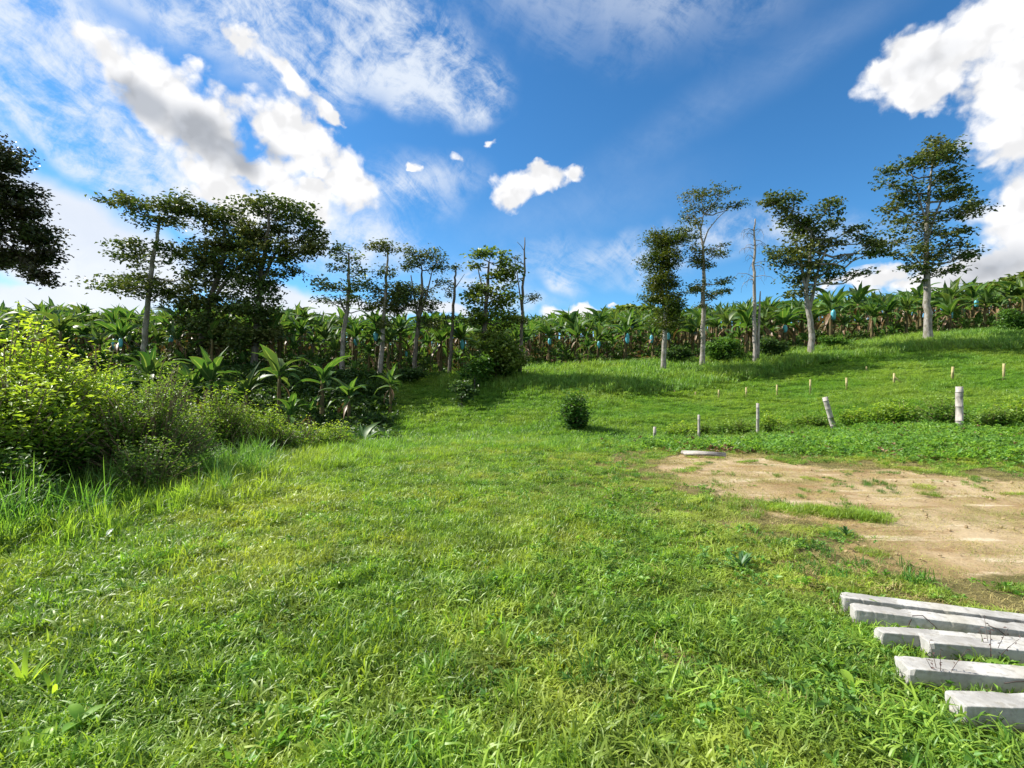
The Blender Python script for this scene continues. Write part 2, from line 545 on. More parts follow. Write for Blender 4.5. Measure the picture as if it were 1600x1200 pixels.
M = {}
M['lawn'] = foliage_mat('lawn_blade', (0.07, 0.175, 0.02), (0.27, 0.395, 0.05), (0.32, 0.37, 0.065), 0.55, trans=0.37, tboost=1.35)
M['lawn_deep'] = foliage_mat('lawn_deep_blade', (0.035, 0.11, 0.018), (0.12, 0.24, 0.035), (0.20, 0.29, 0.04), 0.8, trans=0.4)
M['straw'] = foliage_mat('straw_blade', (0.30, 0.24, 0.09), (0.50, 0.42, 0.18), (0.24, 0.26, 0.07), 0.9, trans=0.3, tboost=1.0)
M['tall'] = foliage_mat('tall_blade', (0.08, 0.19, 0.025), (0.20, 0.35, 0.045), (0.26, 0.34, 0.055), 0.35, trans=0.45)
M['rank'] = foliage_mat('rank_blade', (0.05, 0.15, 0.03), (0.14, 0.29, 0.05), (0.16, 0.28, 0.06), 0.5, trans=0.4)  # darker and bluer than the tall blades: bush shade put into the colour
M['hill'] = foliage_mat('hill_blade', (0.075, 0.18, 0.025), (0.17, 0.31, 0.045), (0.21, 0.30, 0.055), 0.16, trans=0.45)
M['reed'] = foliage_mat('reed_blade', (0.09, 0.20, 0.035), (0.20, 0.34, 0.065), (0.22, 0.32, 0.055), 0.25, trans=0.4)
M['weed'] = foliage_mat('weed_leaf', (0.08, 0.20, 0.03), (0.22, 0.36, 0.05), (0.12, 0.25, 0.06), 0.9, trans=0.4)
M['weed_lime'] = foliage_mat('weed_lime_leaf', (0.20, 0.36, 0.04), (0.34, 0.46, 0.06), None, trans=0.45)
M['weed_blue'] = foliage_mat('weed_dark_leaf', (0.03, 0.09, 0.03), (0.07, 0.16, 0.05), None, trans=0.3)
M['pale'] = foliage_mat('pale_leaf', (0.35, 0.45, 0.32), (0.5, 0.58, 0.45), None, trans=0.2)
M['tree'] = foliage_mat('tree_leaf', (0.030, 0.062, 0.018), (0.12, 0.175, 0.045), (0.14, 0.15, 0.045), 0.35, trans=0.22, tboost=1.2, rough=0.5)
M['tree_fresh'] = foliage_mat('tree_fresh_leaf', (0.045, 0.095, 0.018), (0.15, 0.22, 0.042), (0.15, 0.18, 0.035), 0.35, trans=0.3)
M['moss'] = foliage_mat('vine_leaf', (0.045, 0.07, 0.01), (0.12, 0.14, 0.018), (0.04, 0.08, 0.012), 0.6, trans=0.25)
M['red_leaf'] = foliage_mat('dusky_leaf', (0.025, 0.045, 0.018), (0.075, 0.095, 0.035), (0.07, 0.055, 0.04), 0.8, trans=0.15, tboost=1.0)
M['shrub'] = foliage_mat('shrub_leaf', (0.06, 0.155, 0.02), (0.39, 0.51, 0.055), None, trans=0.42, tboost=1.35)
M['shrub_green'] = foliage_mat('shrub_green_leaf', (0.06, 0.15, 0.025), (0.26, 0.38, 0.05), (0.16, 0.25, 0.05), .9, trans=0.4, tboost=1.3)
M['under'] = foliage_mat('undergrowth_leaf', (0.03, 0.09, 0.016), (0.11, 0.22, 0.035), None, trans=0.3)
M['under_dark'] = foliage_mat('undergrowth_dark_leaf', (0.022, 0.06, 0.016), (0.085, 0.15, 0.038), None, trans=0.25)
M['dead_leaf'] = foliage_mat('dry_leaf', (0.14, 0.085, 0.045), (0.30, 0.20, 0.11), None, trans=0.2, tboost=0.9)


def banana_leaf_mat():
    m, w = mat_new('banana_leaf')
    at = w.node('ShaderNodeAttribute', attribute_name='tone')
    info = w.node('ShaderNodeObjectInfo')
    c = w.mix(info.outputs['Random'], (0.025, 0.08, 0.022), (0.085, 0.18, 0.038))
    c = w.mix(w.smooth(w.noise(w.node('ShaderNodeNewGeometry').outputs['Position'], .35, 3), .45, .7), c, (0.075, 0.115, 0.035))
    edge = w.mix(w.smooth(at.outputs['Fac'], 0.55, 1.0), c, (0.20, 0.20, 0.06))
    mid = w.mix(w.smooth(at.outputs['Fac'], 0.0, 0.12), (0.25, 0.33, 0.10), edge)
    p = principled(w, mid, 0.46, 0.3)
    t = w.node('ShaderNodeBsdfTranslucent')
    w.put(t.inputs[0], w.mix(1.0, mid, (1.6, 1.6, 0.7), 'MULTIPLY'))
    mx = w.node('ShaderNodeMixShader'); mx.inputs[0].default_value = 0.35
    w.l.new(p.outputs[0], mx.inputs[1]); w.l.new(t.outputs[0], mx.inputs[2])
    out_surface(w, mx.outputs[0])
    return m


M['banana'] = banana_leaf_mat()


def bark_mat(name, a, b, scale=8.0, bstr=0.5, spots=None):
    m, w = mat_new(name)
    tc = w.node('ShaderNodeTexCoord').outputs['Object']
    mp = w.node('ShaderNodeMapping'); w.put(mp.inputs[0], tc); mp.inputs['Scale'].default_value = (1, 1, 0.35)
    n = w.noise(mp.outputs[0], scale, 8, 0.65)
    c = w.mix(w.smooth(n, 0.35, 0.66), a, b)
    if spots:
        n2 = w.noise(tc, 2.2, 5, 0.6)
        c = w.mix(w.smooth(n2, 0.52, 0.62), c, spots)
    p = principled(w, c, 0.85, 0.2, n, bstr, 0.03)
    out_surface(w, p.outputs[0])
    return m


M['bark_pale'] = bark_mat('pale_bark', (0.15, 0.13, 0.11), (0.32, 0.30, 0.27), 5.0, spots=(0.16, 0.15, 0.11))
M['bark_dark'] = bark_mat('dark_bark', (0.07, 0.06, 0.05), (0.17, 0.15, 0.12), 6.0)
M['dead_wood'] = bark_mat('dead_wood', (0.17, 0.15, 0.13), (0.33, 0.30, 0.27), 6.0)
M['twig'] = bark_mat('shrub_twig', (0.12, 0.09, 0.05), (0.26, 0.20, 0.12), 20.0)
M['pseudostem'] = bark_mat('banana_stem', (0.06, 0.055, 0.025), (0.17, 0.14, 0.06), 4.0, spots=(0.13, 0.075, 0.035))
M['bamboo'] = bark_mat('weathered_bamboo', (0.27, 0.245, 0.215), (0.42, 0.385, 0.35), 14.0, 0.2, spots=(0.20, 0.18, 0.16))
M['stake'] = bark_mat('fresh_bamboo', (0.30, 0.25, 0.11), (0.45, 0.39, 0.20), 10.0, 0.2)
M['ring'] = bark_mat('bamboo_joint', (0.10, 0.09, 0.08), (0.18, 0.16, 0.14), 14.0, 0.2)


def simple_mat(name, col, rough=0.5, metal=0.0, spec=0.5):
    m, w = mat_new(name)
    tc = w.node('ShaderNodeTexCoord').outputs['Object']
    n = w.noise(tc, 20, 4)
    c = w.mix(1.0, col, w.vm('SCALE', (1, 1, 1), scale=w.smooth(n, .3, .7, .82, 1.12)), 'MULTIPLY')
    out_surface(w, principled(w, c, rough, spec, metal=metal).outputs[0])
    return m


M['bag'] = simple_mat('blue_plastic', (0.09, 0.38, 0.47), 0.35)
M['strand'] = simple_mat('dark_strand', (0.07, 0.05, 0.045), 0.7, 0.4)
M['stalk'] = foliage_mat('dried_stalk', (0.07, 0.04, 0.035), (0.14, 0.08, 0.06), None, trans=.1)
M['clod'] = simple_mat('earth_clod', (0.36, 0.27, 0.16), 0.95, spec=0.1)
M['stone'] = simple_mat('stone', (0.42, 0.34, 0.28), 0.9)


def concrete_mat():
    m, w = mat_new('cast_concrete')
    tc = w.node('ShaderNodeTexCoord').outputs['Object']
    n1 = w.noise(tc, 5.0, 6, 0.6); n2 = w.noise(tc, 60.0, 5, 0.7); n3 = w.noise(tc, 22.0, 4, 0.5)
    c = w.mix(w.smooth(n1, 0.35, 0.68), (0.27, 0.26, 0.24), (0.44, 0.43, 0.405))
    c = w.mix(w.m('MULTIPLY', w.smooth(n3, 0.52, 0.66), 0.65), c, (0.24, 0.225, 0.19))
    c = w.mix(w.m('MULTIPLY', w.smooth(w.noise(tc, 3.0, 3), 0.56, 0.7), 0.35), c, (0.36, 0.33, 0.24))
    vor = w.node('ShaderNodeTexVoronoi'); vor.inputs['Scale'].default_value = 38; w.put(vor.inputs['Vector'], tc)
    pits = w.smooth(vor.outputs['Distance'], 0.05, 0.16)
    h = w.m('ADD', w.m('MULTIPLY', n2, 0.6), w.m('MULTIPLY', pits, 0.5))
    c = w.mix(w.m('MULTIPLY', w.m('SUBTRACT', 1.0, pits), 0.5), c, (0.30, 0.28, 0.25))
    sp = w.node('ShaderNodeSeparateXYZ'); w.put(sp.inputs[0], tc)
    soilline = w.smooth(w.m('ADD', sp.outputs[2], w.m('MULTIPLY', n1, -.09)), -.035, .02)
    c = w.mix(w.m('MULTIPLY', w.m('SUBTRACT', 1.0, soilline), 0.75), c, (0.20, 0.15, 0.08))
    mq = w.node('ShaderNodeMapping'); w.put(mq.inputs[0], tc); mq.inputs['Scale'].default_value = (9, 1, 1.5)
    c = w.mix(w.m('MULTIPLY', w.smooth(w.noise(mq.outputs[0], 2.0, 4), .55, .7), .3), c, (0.28, 0.26, 0.22))
    out_surface(w, principled(w, c, 0.88, 0.25, h, 0.45, 0.006).outputs[0])
    return m


M['concrete'] = concrete_mat()


def ground_mat():
    m, w = mat_new('ground_soil_and_sward')
    pos = w.node('ShaderNodeNewGeometry').outputs['Position']
    A = lambda k: w.node('ShaderNodeAttribute', attribute_name=k).outputs['Fac']
    d, litter, hill = A('dirt'), A('litter'), A('hill')
    n_l = w.noise(pos, 0.7, 6, 0.6); n_m = w.noise(pos, 3.5, 6, 0.65); n_f = w.noise(pos, 28.0, 6, 0.7)
    mp = w.node('ShaderNodeMapping'); w.put(mp.inputs[0], pos); mp.inputs['Scale'].default_value = (0.5, 1.9, 1); mp.inputs['Rotation'].default_value = (0, 0, R(12))
    streak = w.noise(mp.outputs[0], 1.5, 7, 0.62)
    soil = w.mix(w.smooth(n_m, 0.35, 0.65), (0.09, 0.08, 0.028), (0.15, 0.125, 0.05))
    bare = w.mix(w.smooth(n_l, 0.38, 0.6), (0.275, 0.19, 0.095), (0.39, 0.30, 0.18))
    bare = w.mix(w.smooth(streak, 0.55, 0.66), bare, (0.50, 0.41, 0.28))
    bare = w.mix(w.m('MULTIPLY', w.smooth(streak, 0.46, 0.36), 0.6), bare, (0.21, 0.125, 0.05))
    bare = w.mix(w.m('MULTIPLY', w.smooth(n_f, 0.56, 0.72), 0.5), bare, (0.19, 0.13, 0.065))
    edge = w.smooth(w.m('ADD', d, w.m('MULTIPLY', w.m('SUBTRACT', w.noise(pos, 5.0, 6, 0.7), 0.5), 0.9)), 0.35, 0.62)
    c = w.mix(edge, soil, bare)
    green = w.mix(w.smooth(n_m, 0.3, 0.7), (0.06, 0.15, 0.018), (0.11, 0.22, 0.03))
    c = w.mix(hill, c, green)
    lit = w.mix(w.smooth(n_m, 0.4, 0.62), (0.055, 0.10, 0.02), (0.20, 0.15, 0.09))
    lit = w.mix(w.smooth(w.noise(pos, 1.5, 4), 0.5, 0.6), lit, (0.10, 0.17, 0.03))
    c = w.mix(litter, c, lit)
    h = w.m('ADD', w.m('MULTIPLY', n_f, 0.5), w.m('ADD', w.m('MULTIPLY', n_m, 0.8), streak))
    out_surface(w, principled(w, c, 0.95, 0.15, h, 0.6, 0.04).outputs[0])
    return m


M['ground'] = ground_mat()


# ------------------------------------------------------------------ ground sheets
def build_ground():
    def axis(parts):
        out = []
        for a, b, s in parts:
            out += list(np.arange(a, b, s))
        out.append(parts[-1][1])
        return np.array(out)
    xs = axis([(-1500, -200, 130), (-200, -60, 7), (-60, -18, 1.2), (-18, -6, 0.4), (-6, 6, 0.2), (6, 18, 0.4), (18, 60, 1.2), (60, 200, 7), (200, 1500, 130)])
    ys = axis([(-600, -60, 90), (-60, -4, 5), (-4, 1, 0.5), (1, 13, 0.2), (13, 30, 0.5), (30, 60, 1.0), (60, 180, 4), (180, 600, 40), (600, 2500, 300)])
    X, Y = np.meshgrid(xs, ys)
    x, y = X.ravel(), Y.ravel()
    z = H(x, y)
    dv = dirt(x, y)
    z = z - dv * 0.02
    u = x / np.maximum(y, 1)
    hill = np.clip((y - 12) / 4, 0, 1)
    lit = np.clip((y - front_y(np.clip(u, -1, 1)) + 2.5) / 3, 0, 1)
    nx, ny = len(xs), len(ys)
    i = np.arange(ny - 1)[:, None] * nx + np.arange(nx - 1)[None, :]
    Q = np.stack([i, i + 1, i + nx + 1, i + nx], -1).reshape(-1, 4)
    V = np.stack([x, y, z], 1)
    cy = V[Q].mean(1)
    uq = cy[:, 0] / np.maximum(cy[:, 1], 1)
    k_pl = cy[:, 1] > front_y(np.clip(uq, -1, 1)) - 1.0
    k_hill = (cy[:, 1] > 15) & ~k_pl
    k_dirt = (dirt(cy[:, 0], cy[:, 1]) > 0.5)
    k_gr = ~(k_pl | k_hill | k_dirt)
    for nm, k, lab in (('ground', k_gr, 'level grassy ground of the clearing in front'), ('dirt_ground', k_dirt, 'bare tan earth patch at the right of the clearing'),
                       ('hillside', k_hill, 'green pasture slope beyond the clearing'), ('plantation_ground', k_pl, 'ground under the banana plants up the hill')):
        q = Q[k]
        used = np.unique(q)
        remap = np.zeros(len(V), int); remap[used] = np.arange(len(used))
        me = np_mesh(nm, V[used], remap[q], M['ground'], {'dirt': dv[used], 'litter': lit[used], 'hill': hill[used] * (1 - dv[used])})
        o = link(nm, me)
        tag(o, lab, None, None, 'structure')


build_ground()

# ------------------------------------------------------------------ scatter machinery (stuff only)
def blade_patch(name, n, radius, l0, l1, w0, w1, mat, lean=(0.2, 1.1), segs=3, seed=1, tone=(0, 1), z_sink=0.01, clump=0):
    r = np.random.default_rng(seed)
    if clump:
        cx = r.normal(0, radius * 0.6, (clump, 2)); ci = r.integers(0, clump, n)
        bx = cx[ci, 0] + r.normal(0, radius * .16, n); by = cx[ci, 1] + r.normal(0, radius * .16, n)
        lt = r.uniform(0.6, 1.0, clump)[ci]
    else:
        a = r.uniform(0, 2 * math.pi, n); q = radius * np.sqrt(r.uniform(0, 1, n))
        bx, by = q * np.cos(a), q * np.sin(a); lt = np.ones(n)
    az = r.uniform(0, 2 * math.pi, n)
    L = r.uniform(l0, l1, n) * lt; W = r.uniform(w0, w1, n)
    le = r.uniform(lean[0], lean[1], n)
    ts = np.linspace(0, 1, segs + 1)
    dirh = np.stack([np.cos(az), np.sin(az), np.zeros(n)], 1)
    side = np.stack([-np.sin(az), np.cos(az), np.zeros(n)], 1)
    tw = r.uniform(-0.8, 0.8, n)
    V = []
    for t in ts[:-1]:
        c = np.stack([bx, by, np.full(n, -z_sink)], 1) + dirh * (L * le * t ** 1.6 * 0.75)[:, None]
        c[:, 2] += L * (t - 0.55 * np.minimum(le, 1.3) * t ** 2.4)
        wd = W * (0.75 + 0.5 * t - 0.9 * t * t) * 0.5
        sd = side * wd[:, None]
        sd[:, 2] += tw * wd * 0.8
        V += [c - sd, c + sd]
    c = np.stack([bx, by, np.full(n, -z_sink)], 1) + dirh * (L * le * 0.75)[:, None]
    c[:, 2] += L * (1 - 0.55 * np.minimum(le, 1.3))
    V.append(c)
    k = len(V)
    V = np.stack(V, 1).reshape(-1, 3)
    b = np.arange(n)[:, None] * k
    Q = np.concatenate([b + np.array([[2 * s, 2 * s + 1, 2 * s + 3, 2 * s + 2]]) for s in range(segs - 1)], 0)
    T = b + np.array([[2 * segs - 2, 2 * segs - 1, 2 * segs]])
    tn = np.repeat(r.uniform(tone[0], tone[1], n), k)
    me = np_mesh(name, V, [Q, T], mat, {'tone': tn})
    return bpy.data.objects.new(name, me)


def leaf_patch(name, n, radius, l0, l1, mat, seed=1, hgt=0.06, elev=(0.1, 0.9)):
    r = np.random.default_rng(seed)
    g = Geo()
    nsh = max(3, n // 6)
    cx = r.normal(0, radius * .6, (nsh, 2)); ci = r.integers(0, nsh, n)
    hh = r.uniform(0.2, 1, nsh) * hgt
    P = np.stack([cx[ci, 0], cx[ci, 1], hh[ci] * r.uniform(.4, 1, n)], 1)
    az = r.uniform(0, 2 * math.pi, n); e = r.uniform(*elev, n)
    D = np.stack([np.cos(az) * np.cos(e), np.sin(az) * np.cos(e), np.sin(e)], 1)
    L = r.uniform(l0, l1, n)
    g.leaves(P, D, L, L * r.uniform(.35, .6, n), r.uniform(0, 1, n))
    return bpy.data.objects.new(name, g.mesh(name, mat))


def scatter_group(coll):
    ng = bpy.data.node_groups.new('scatter', 'GeometryNodeTree')
    ng.interface.new_socket('Geometry', in_out='INPUT', socket_type='NodeSocketGeometry')
    ng.interface.new_socket('Geometry', in_out='OUTPUT', socket_type='NodeSocketGeometry')
    N, L = ng.nodes, ng.links
    gi, go = N.new('NodeGroupInput'), N.new('NodeGroupOutput')
    ci = N.new('GeometryNodeCollectionInfo')
    ci.inputs['Collection'].default_value = coll
    ci.inputs['Separate Children'].default_value = True
    ci.inputs['Reset Children'].default_value = True
    ip = N.new('GeometryNodeInstanceOnPoints')
    ip.inputs['Pick Instance'].default_value = True

    def attr(nm, typ):
        a = N.new('GeometryNodeInputNamedAttribute'); a.data_type = typ; a.inputs['Name'].default_value = nm
        return a.outputs['Attribute']
    L.new(gi.outputs[0], ip.inputs['Points'])
    L.new(ci.outputs[0], ip.inputs['Instance'])
    L.new(attr('idx', 'INT'), ip.inputs['Instance Index'])
    e2r = N.new('FunctionNodeEulerToRotation')
    L.new(attr('rot', 'FLOAT_VECTOR'), e2r.inputs[0])
    L.new(e2r.outputs[0], ip.inputs['Rotation'])
    L.new(attr('scl', 'FLOAT_VECTOR'), ip.inputs['Scale'])
    L.new(ip.outputs[0], go.inputs[0])
    return ng


def scatter(name, protos, x, y, scl, label, sz=None, tilt=0.12, z=None, parent=None, idx=None, rotz=None, cat=None):
    n = len(x)
    coll = bpy.data.collections.new('proto_' + name)
    protos = sorted(protos, key=lambda o: o.name)
    for p in protos: coll.objects.link(p)
    me = bpy.data.meshes.new(name)
    me.vertices.add(n)
    z = H(x, y) if z is None else z
    me.vertices.foreach_set('co', np.stack([x, y, z], 1).astype(np.float32).ravel())
    a = me.attributes.new('idx', 'INT', 'POINT'); a.data.foreach_set('value', (rng.integers(0, len(protos), n) if idx is None else idx).astype(np.int32))
    rz = rng.uniform(0, 2 * math.pi, n) if rotz is None else rotz
    rot = np.stack([rng.normal(0, tilt, n), rng.normal(0, tilt, n), rz], 1).astype(np.float32)
    a = me.attributes.new('rot', 'FLOAT_VECTOR', 'POINT'); a.data.foreach_set('vector', rot.ravel())
    s = np.broadcast_to(scl, (n,)); s3 = np.stack([s, s, s * (1 if sz is None else sz)], 1).astype(np.float32)
    a = me.attributes.new('scl', 'FLOAT_VECTOR', 'POINT'); a.data.foreach_set('vector', s3.ravel())
    o = link(name, me, parent)
    md = o.modifiers.new('scatter', 'NODES')
    md.node_group = scatter_group(coll)
    tag(o, label, cat, None, 'stuff')
    return o


def wedge(n, d0, d1, umax=1.12, power=1.0, pad=0.8):
    """random points on the ground between two distances, within the view and a little beyond"""
    d = (rng.uniform(0, 1, n) ** power)
    d = np.sqrt(d0 ** 2 + d * (d1 ** 2 - d0 ** 2))
    x = rng.uniform(-1, 1, n) * (umax * d + pad)
    return x, d


# --- near lawn
short = [blade_patch('lawn_patch_%d' % i, 400, 0.26, 0.05, 0.16, 0.006, 0.014, M['lawn'], (0.3, 1.5), 3, 100 + i) for i in range(5)]
deep = [blade_patch('lawn_deep_patch_%d' % i, 260, 0.22, 0.06, 0.16, 0.005, 0.010, M['lawn_deep'], (0.2, 1.3), 3, 130 + i, clump=9) for i in range(3)]
x, y = wedge(13500, 1.5, 15.0, 1.1, 1.12)
dd = dirt_soft(x, y); dr = dryness(x, y); tl = tallness(x, y)
keep = rng.uniform(0, 1, len(x)) > np.clip(dd * 1.06, 0, 0.985) + 0.70 * dr * (1 - dd) + 0.25 * np.clip(fbm(x / .5, y / .5, 41), 0, 1)
x, y, dr, tl = x[keep], y[keep], dr[keep], tl[keep]
scatter('lawn_grass', short, x, y, rng.uniform(.7, 1.15, len(x)) * (1 - .25 * dr), 'short sunlit leafy grass carpeting the clearing', sz=(0.75 + .5 * np.clip(fbm(x / .8, y / .8, 9) + .3, 0, 1)) * (1 - .35 * dr))
x, y = wedge(4200, 1.5, 14.5, 1.1, 1.1)
k = (fbm(x / 1.1, y / 1.1, 51) + rng.normal(0, .2, len(x)) > 0.12) & (dirt(x, y) < 0.4) & (rng.uniform(0, 1, len(x)) > dryness(x, y) * .8)
x, y = x[k], y[k]
scatter('lawn_tufts', deep, x, y, rng.uniform(.7, 1.25, len(x)), 'deeper green grass tufts standing out of the short lawn')
med = [blade_patch('medium_grass_patch_%d' % i, 70, 0.15, 0.12, 0.27, 0.006, 0.012, M['tall'], (0.3, 1.3), 4, 150 + i, clump=4) for i in range(3)]
x, y = wedge(1500, 1.6, 12.5, 1.1, 1.1)
k = (dryness(x, y) < .5) & (rng.uniform(0, 1, len(x)) < np.interp(x / y, [-1, -.3, .4, 1], [1, .55, .35, .25]))
x, y = x[k], y[k]
scatter('long_grass_clumps', med, x, y, rng.uniform(.6, 1.2, len(x)), 'longer bright green grass clumps scattered over the lawn')
# --- straw
straw = [blade_patch('straw_patch_%d' % i, 90, 0.25, 0.04, 0.13, 0.0025, 0.005, M['straw'], (0.6, 1.6), 2, 160 + i) for i in range(3)]
x, y = wedge(6200, 1.6, 14.5, 1.1, 1.1)
k = rng.uniform(0, 1, len(x)) < 0.15 + 0.95 * dryness(x, y) * (1 - 0.80 * dirt(x, y)) - 0.1 * tallness(x, y)
x, y = x[k], y[k]
scatter('dry_grass', straw, x, y, rng.uniform(.6, 1.2, len(x)), 'yellow dried grass stalks among the lawn and round the bare earth', sz=1 - .55 * dryness(x, y))
# --- tufts on the bare earth
x = rng.uniform(2.8, 13, 900); y = rng.uniform(4.0, 11.5, 900)
k = (dirt(x, y) > .4) & (fbm(x / .9, y / .5, 61) + rng.normal(0, .25, 900) > 0.36)
x, y = x[k], y[k]
scatter('dirt_tufts', deep + [blade_patch('dirt_tuft_patch', 120, .16, .03, .10, .004, .008, M['lawn'], (.3, 1.2), 3, 171)], x, y, rng.uniform(.25, .7, len(x)), 'sparse low grass tufts rooted on the bare tan earth')
# the long green tuft in the middle of the bare patch
a = rng.uniform(-1, 1, 60)
x = 3.85 + a * .52 + rng.normal(0, .05, 60); y = 6.35 - a * .22 + rng.normal(0, .10, 60)
scatter('grass_clump_strip', [blade_patch('strip_patch_%d' % i, 150, .16, .06, .17, .005, .009, M['tall'], (.3, 1.2), 3, 175 + i) for i in range(2)], x, y, rng.uniform(.6, 1.0, 60), 'long narrow clump of green grass growing on the bare earth')
x = rng.uniform(1.8, 13.5, 7000); y = rng.uniform(3.8, 12, 7000)
k = (dirt_soft(x, y) > .25) & (np.abs(x) < y * 1.15 + .5) & (rng.uniform(0, 1, 7000) < .10 + .55 * np.clip(fbm(x / 1.3, y / .6, 67) + .25 + .5 * (1 - dirt_soft(x, y)), 0, 1))
x, y = x[k], y[k]
scatter('sparse_dry_grass', straw + [blade_patch('sparse_patch_%d' % i, 26, .22, .02, .07, .003, .006, M['lawn'], (.5, 1.5), 2, 190 + i) for i in range(3)], x, y, rng.uniform(.4, .95, len(x)), 'thin dead and green grass bits strewn over the bare earth', sz=.5)
# --- clods and pebbles on the bare earth
import bmesh
cl = []
for i in range(3):
    bm = bmesh.new(); bmesh.ops.create_icosphere(bm, subdivisions=2, radius=.5)
    for v in bm.verts: v.co *= 1 + rng.uniform(-.25, .25)
    me_ = bpy.data.meshes.new('clod'); bm.to_mesh(me_); bm.free(); me_.materials.append(M['clod'])
    cl.append(bpy.data.objects.new('clod_%d' % i, me_))
x = rng.uniform(2.2, 14, 9000); y = rng.uniform(3.9, 12, 9000)
k = (dirt_soft(x, y) > .4) & (fbm(x / .8, y / .8, 63) + rng.normal(0, .3, 9000) > .1)
x, y = x[k], y[k]
scatter('earth_clods', cl, x, y, .008 + .035 * rng.uniform(0, 1, len(x)) ** 4, 'small clods and pebbles strewn over the bare tan earth', sz=.6, tilt=.5)
# --- broadleaf ground cover
bl = [leaf_patch('weed_patch_%d' % i, 70, 0.16, 0.022, 0.055, M['weed'], 180 + i, 0.09) for i in range(4)]
x, y = wedge(6500, 1.6, 13.5, 1.1, 1.1)
k = (fbm(x / .9, y / .9, 71) + rng.normal(0, .25, len(x)) > 0.10) & (dirt(x, y) < 0.35) & (rng.uniform(0, 1, len(x)) > dryness(x, y) * .8)
x, y = x[k], y[k]
scatter('broadleaf_weeds', bl, x, y, rng.uniform(.6, 1.2, len(x)), 'small broadleaf creeping weeds woven through the lawn')
# --- tall grass on the left and along the brink of the clearing
tall = [blade_patch('tall_patch_%d' % i, 190, 0.24, 0.22, 0.52, 0.006, 0.012, M['tall'], (0.15, 1.0), 4, 200 + i, clump=10) for i in range(4)]
x, y = wedge(9000, 3.0, 20.0, 1.15, 0.8)
tl = tallness(x, y)
k = rng.uniform(0, 1, len(x)) < tl * 0.9
x, y, tl = x[k], y[k], tl[k]
hz = np.where(x < -3, 1.35, 0.85) * (0.45 + 0.55 * tl) * (0.75 + 0.5 * np.clip(fbm(x / 1.3, y / 1.3, 81) + .2, 0, 1)) * np.interp(y, [4, 7, 14], [1.15, .8, .62]) 
scatter('tall_grass', tall, x, y, rng.uniform(.8, 1.2, len(x)), 'tall green grass at the left and along the brink of the clearing', sz=hz)
rank = [blade_patch('rank_patch_%d' % i, 70, 0.22, 0.5, 1.05, 0.008, 0.015, M['rank'], (0.15, .9), 5, 215 + i, clump=6) for i in range(3)]
x, y = wedge(2400, 4.0, 14.0, 1.2, 1.0)
k = (tallness(x, y) > .8) & (x < -3.9 - np.clip(y - 8, 0, 9) * .45) & (fbm(x / 1.2, y / 1.2, 83) + rng.normal(0, .25, len(x)) > -.05)
x, y = x[k], y[k]
scatter('rank_grass', rank, x, y, rng.uniform(.6, 1.1, len(x)), 'rank knee-high grass blades round the shrubs at the left')
# --- creeping leafy bank between the bare earth and the bamboo fence
bank = [leaf_patch('bank_patch_%d' % i, 130, 0.42, 0.05, 0.11, M['weed'], 220 + i, 0.18) for i in range(3)] + \
       [leaf_patch('bank_patch_brown', 90, 0.42, 0.04, 0.09, M['dead_leaf'], 230, 0.10)]
x = rng.uniform(2.0, 24, 5200); y = rng.uniform(8.2, 22, 5200)
k = (dirt(x, y) < 0.25) & (y < 15 + 0.32 * x + rng.normal(0, .6, len(x))) & (y > 12.6 - 0.42 * np.clip(x - 3, 0, 9) + rng.normal(0, .35, len(x))) & (np.abs(x) < y * 1.15 + 1)
x, y = x[k], y[k]
br = fbm(x / 1.6, y / 1.6, 91) + rng.normal(0, .25, len(x))
scatter('bank_creepers', bank, x, y, rng.uniform(.6, 1.15, len(x)), 'low creeping leafy growth on the bank behind the bare earth', idx=np.where(br > .2, 0, rng.integers(1, 4, len(x))))
# --- pasture on the slope
hillp = [blade_patch('pasture_patch_%d' % i, 300, 0.75, 0.16, 0.42, 0.014, 0.030, M['hill'], (0.3, 1.25), 3, 240 + i, clump=24) for i in range(4)]
x, y = wedge(17000, 14.0, 52.0, 1.15, 0.9)
u = x / y
k = (y < front_y(u) + 1.5) & ~((u > .12) & (y < np.interp(u, [.12, .3, .45, .6, .9, 1.1], [15.5, 16, 18, 19.5, 17.8, 17.5])))
x, y, u = x[k], y[k], u[k]
scatter('pasture_grass', hillp, x, y, rng.uniform(.7, 1.2, len(x)), 'soft green pasture grass covering the slope below the plantation', sz=(0.55 + 0.75 * np.clip(fbm(x / 5, y / 3, 95) + .35, 0, 1)) * np.where(u > .2, .68, 1.0))
# --- reedy tall grass belt under the trees
reed = [blade_patch('reed_patch_%d' % i, 150, 0.7, 0.4, 1.0, 0.025, 0.05, M['reed'], (0.15, 0.8), 4, 260 + i, clump=10) for i in range(3)]
n = 5200
u = rng.uniform(-.12, 1.1, n)
lo = np.interp(u, [-.12, .0, .3, .45, .6, .8, 1.1], [38, 36.5, 35.5, 38.5, 40.5, 40.5, 38.5]); hi = front_y(u) + np.where(u > .6, .5, -1.5)
y = rng.uniform(0, 1, n) * (hi - lo) + lo; x = u * y
k = (fbm(x / 3, y / 2, 99) + rng.normal(0, .3, n) > -0.25) & (fbm(x / 8, y / 3, 98) > -.45)
x, y = x[k], y[k]
scatter('reed_grass', reed, x, y, rng.uniform(.6, 1.1, len(x)), 'belt of long reedy grass below the row of trees')


# ------------------------------------------------------------------ pixel of the photograph -> place at a distance
def at(px, py, d):
    return np.array([(px - 800) / 800 * d, d, EYE + (600 - py) / 800 * d])


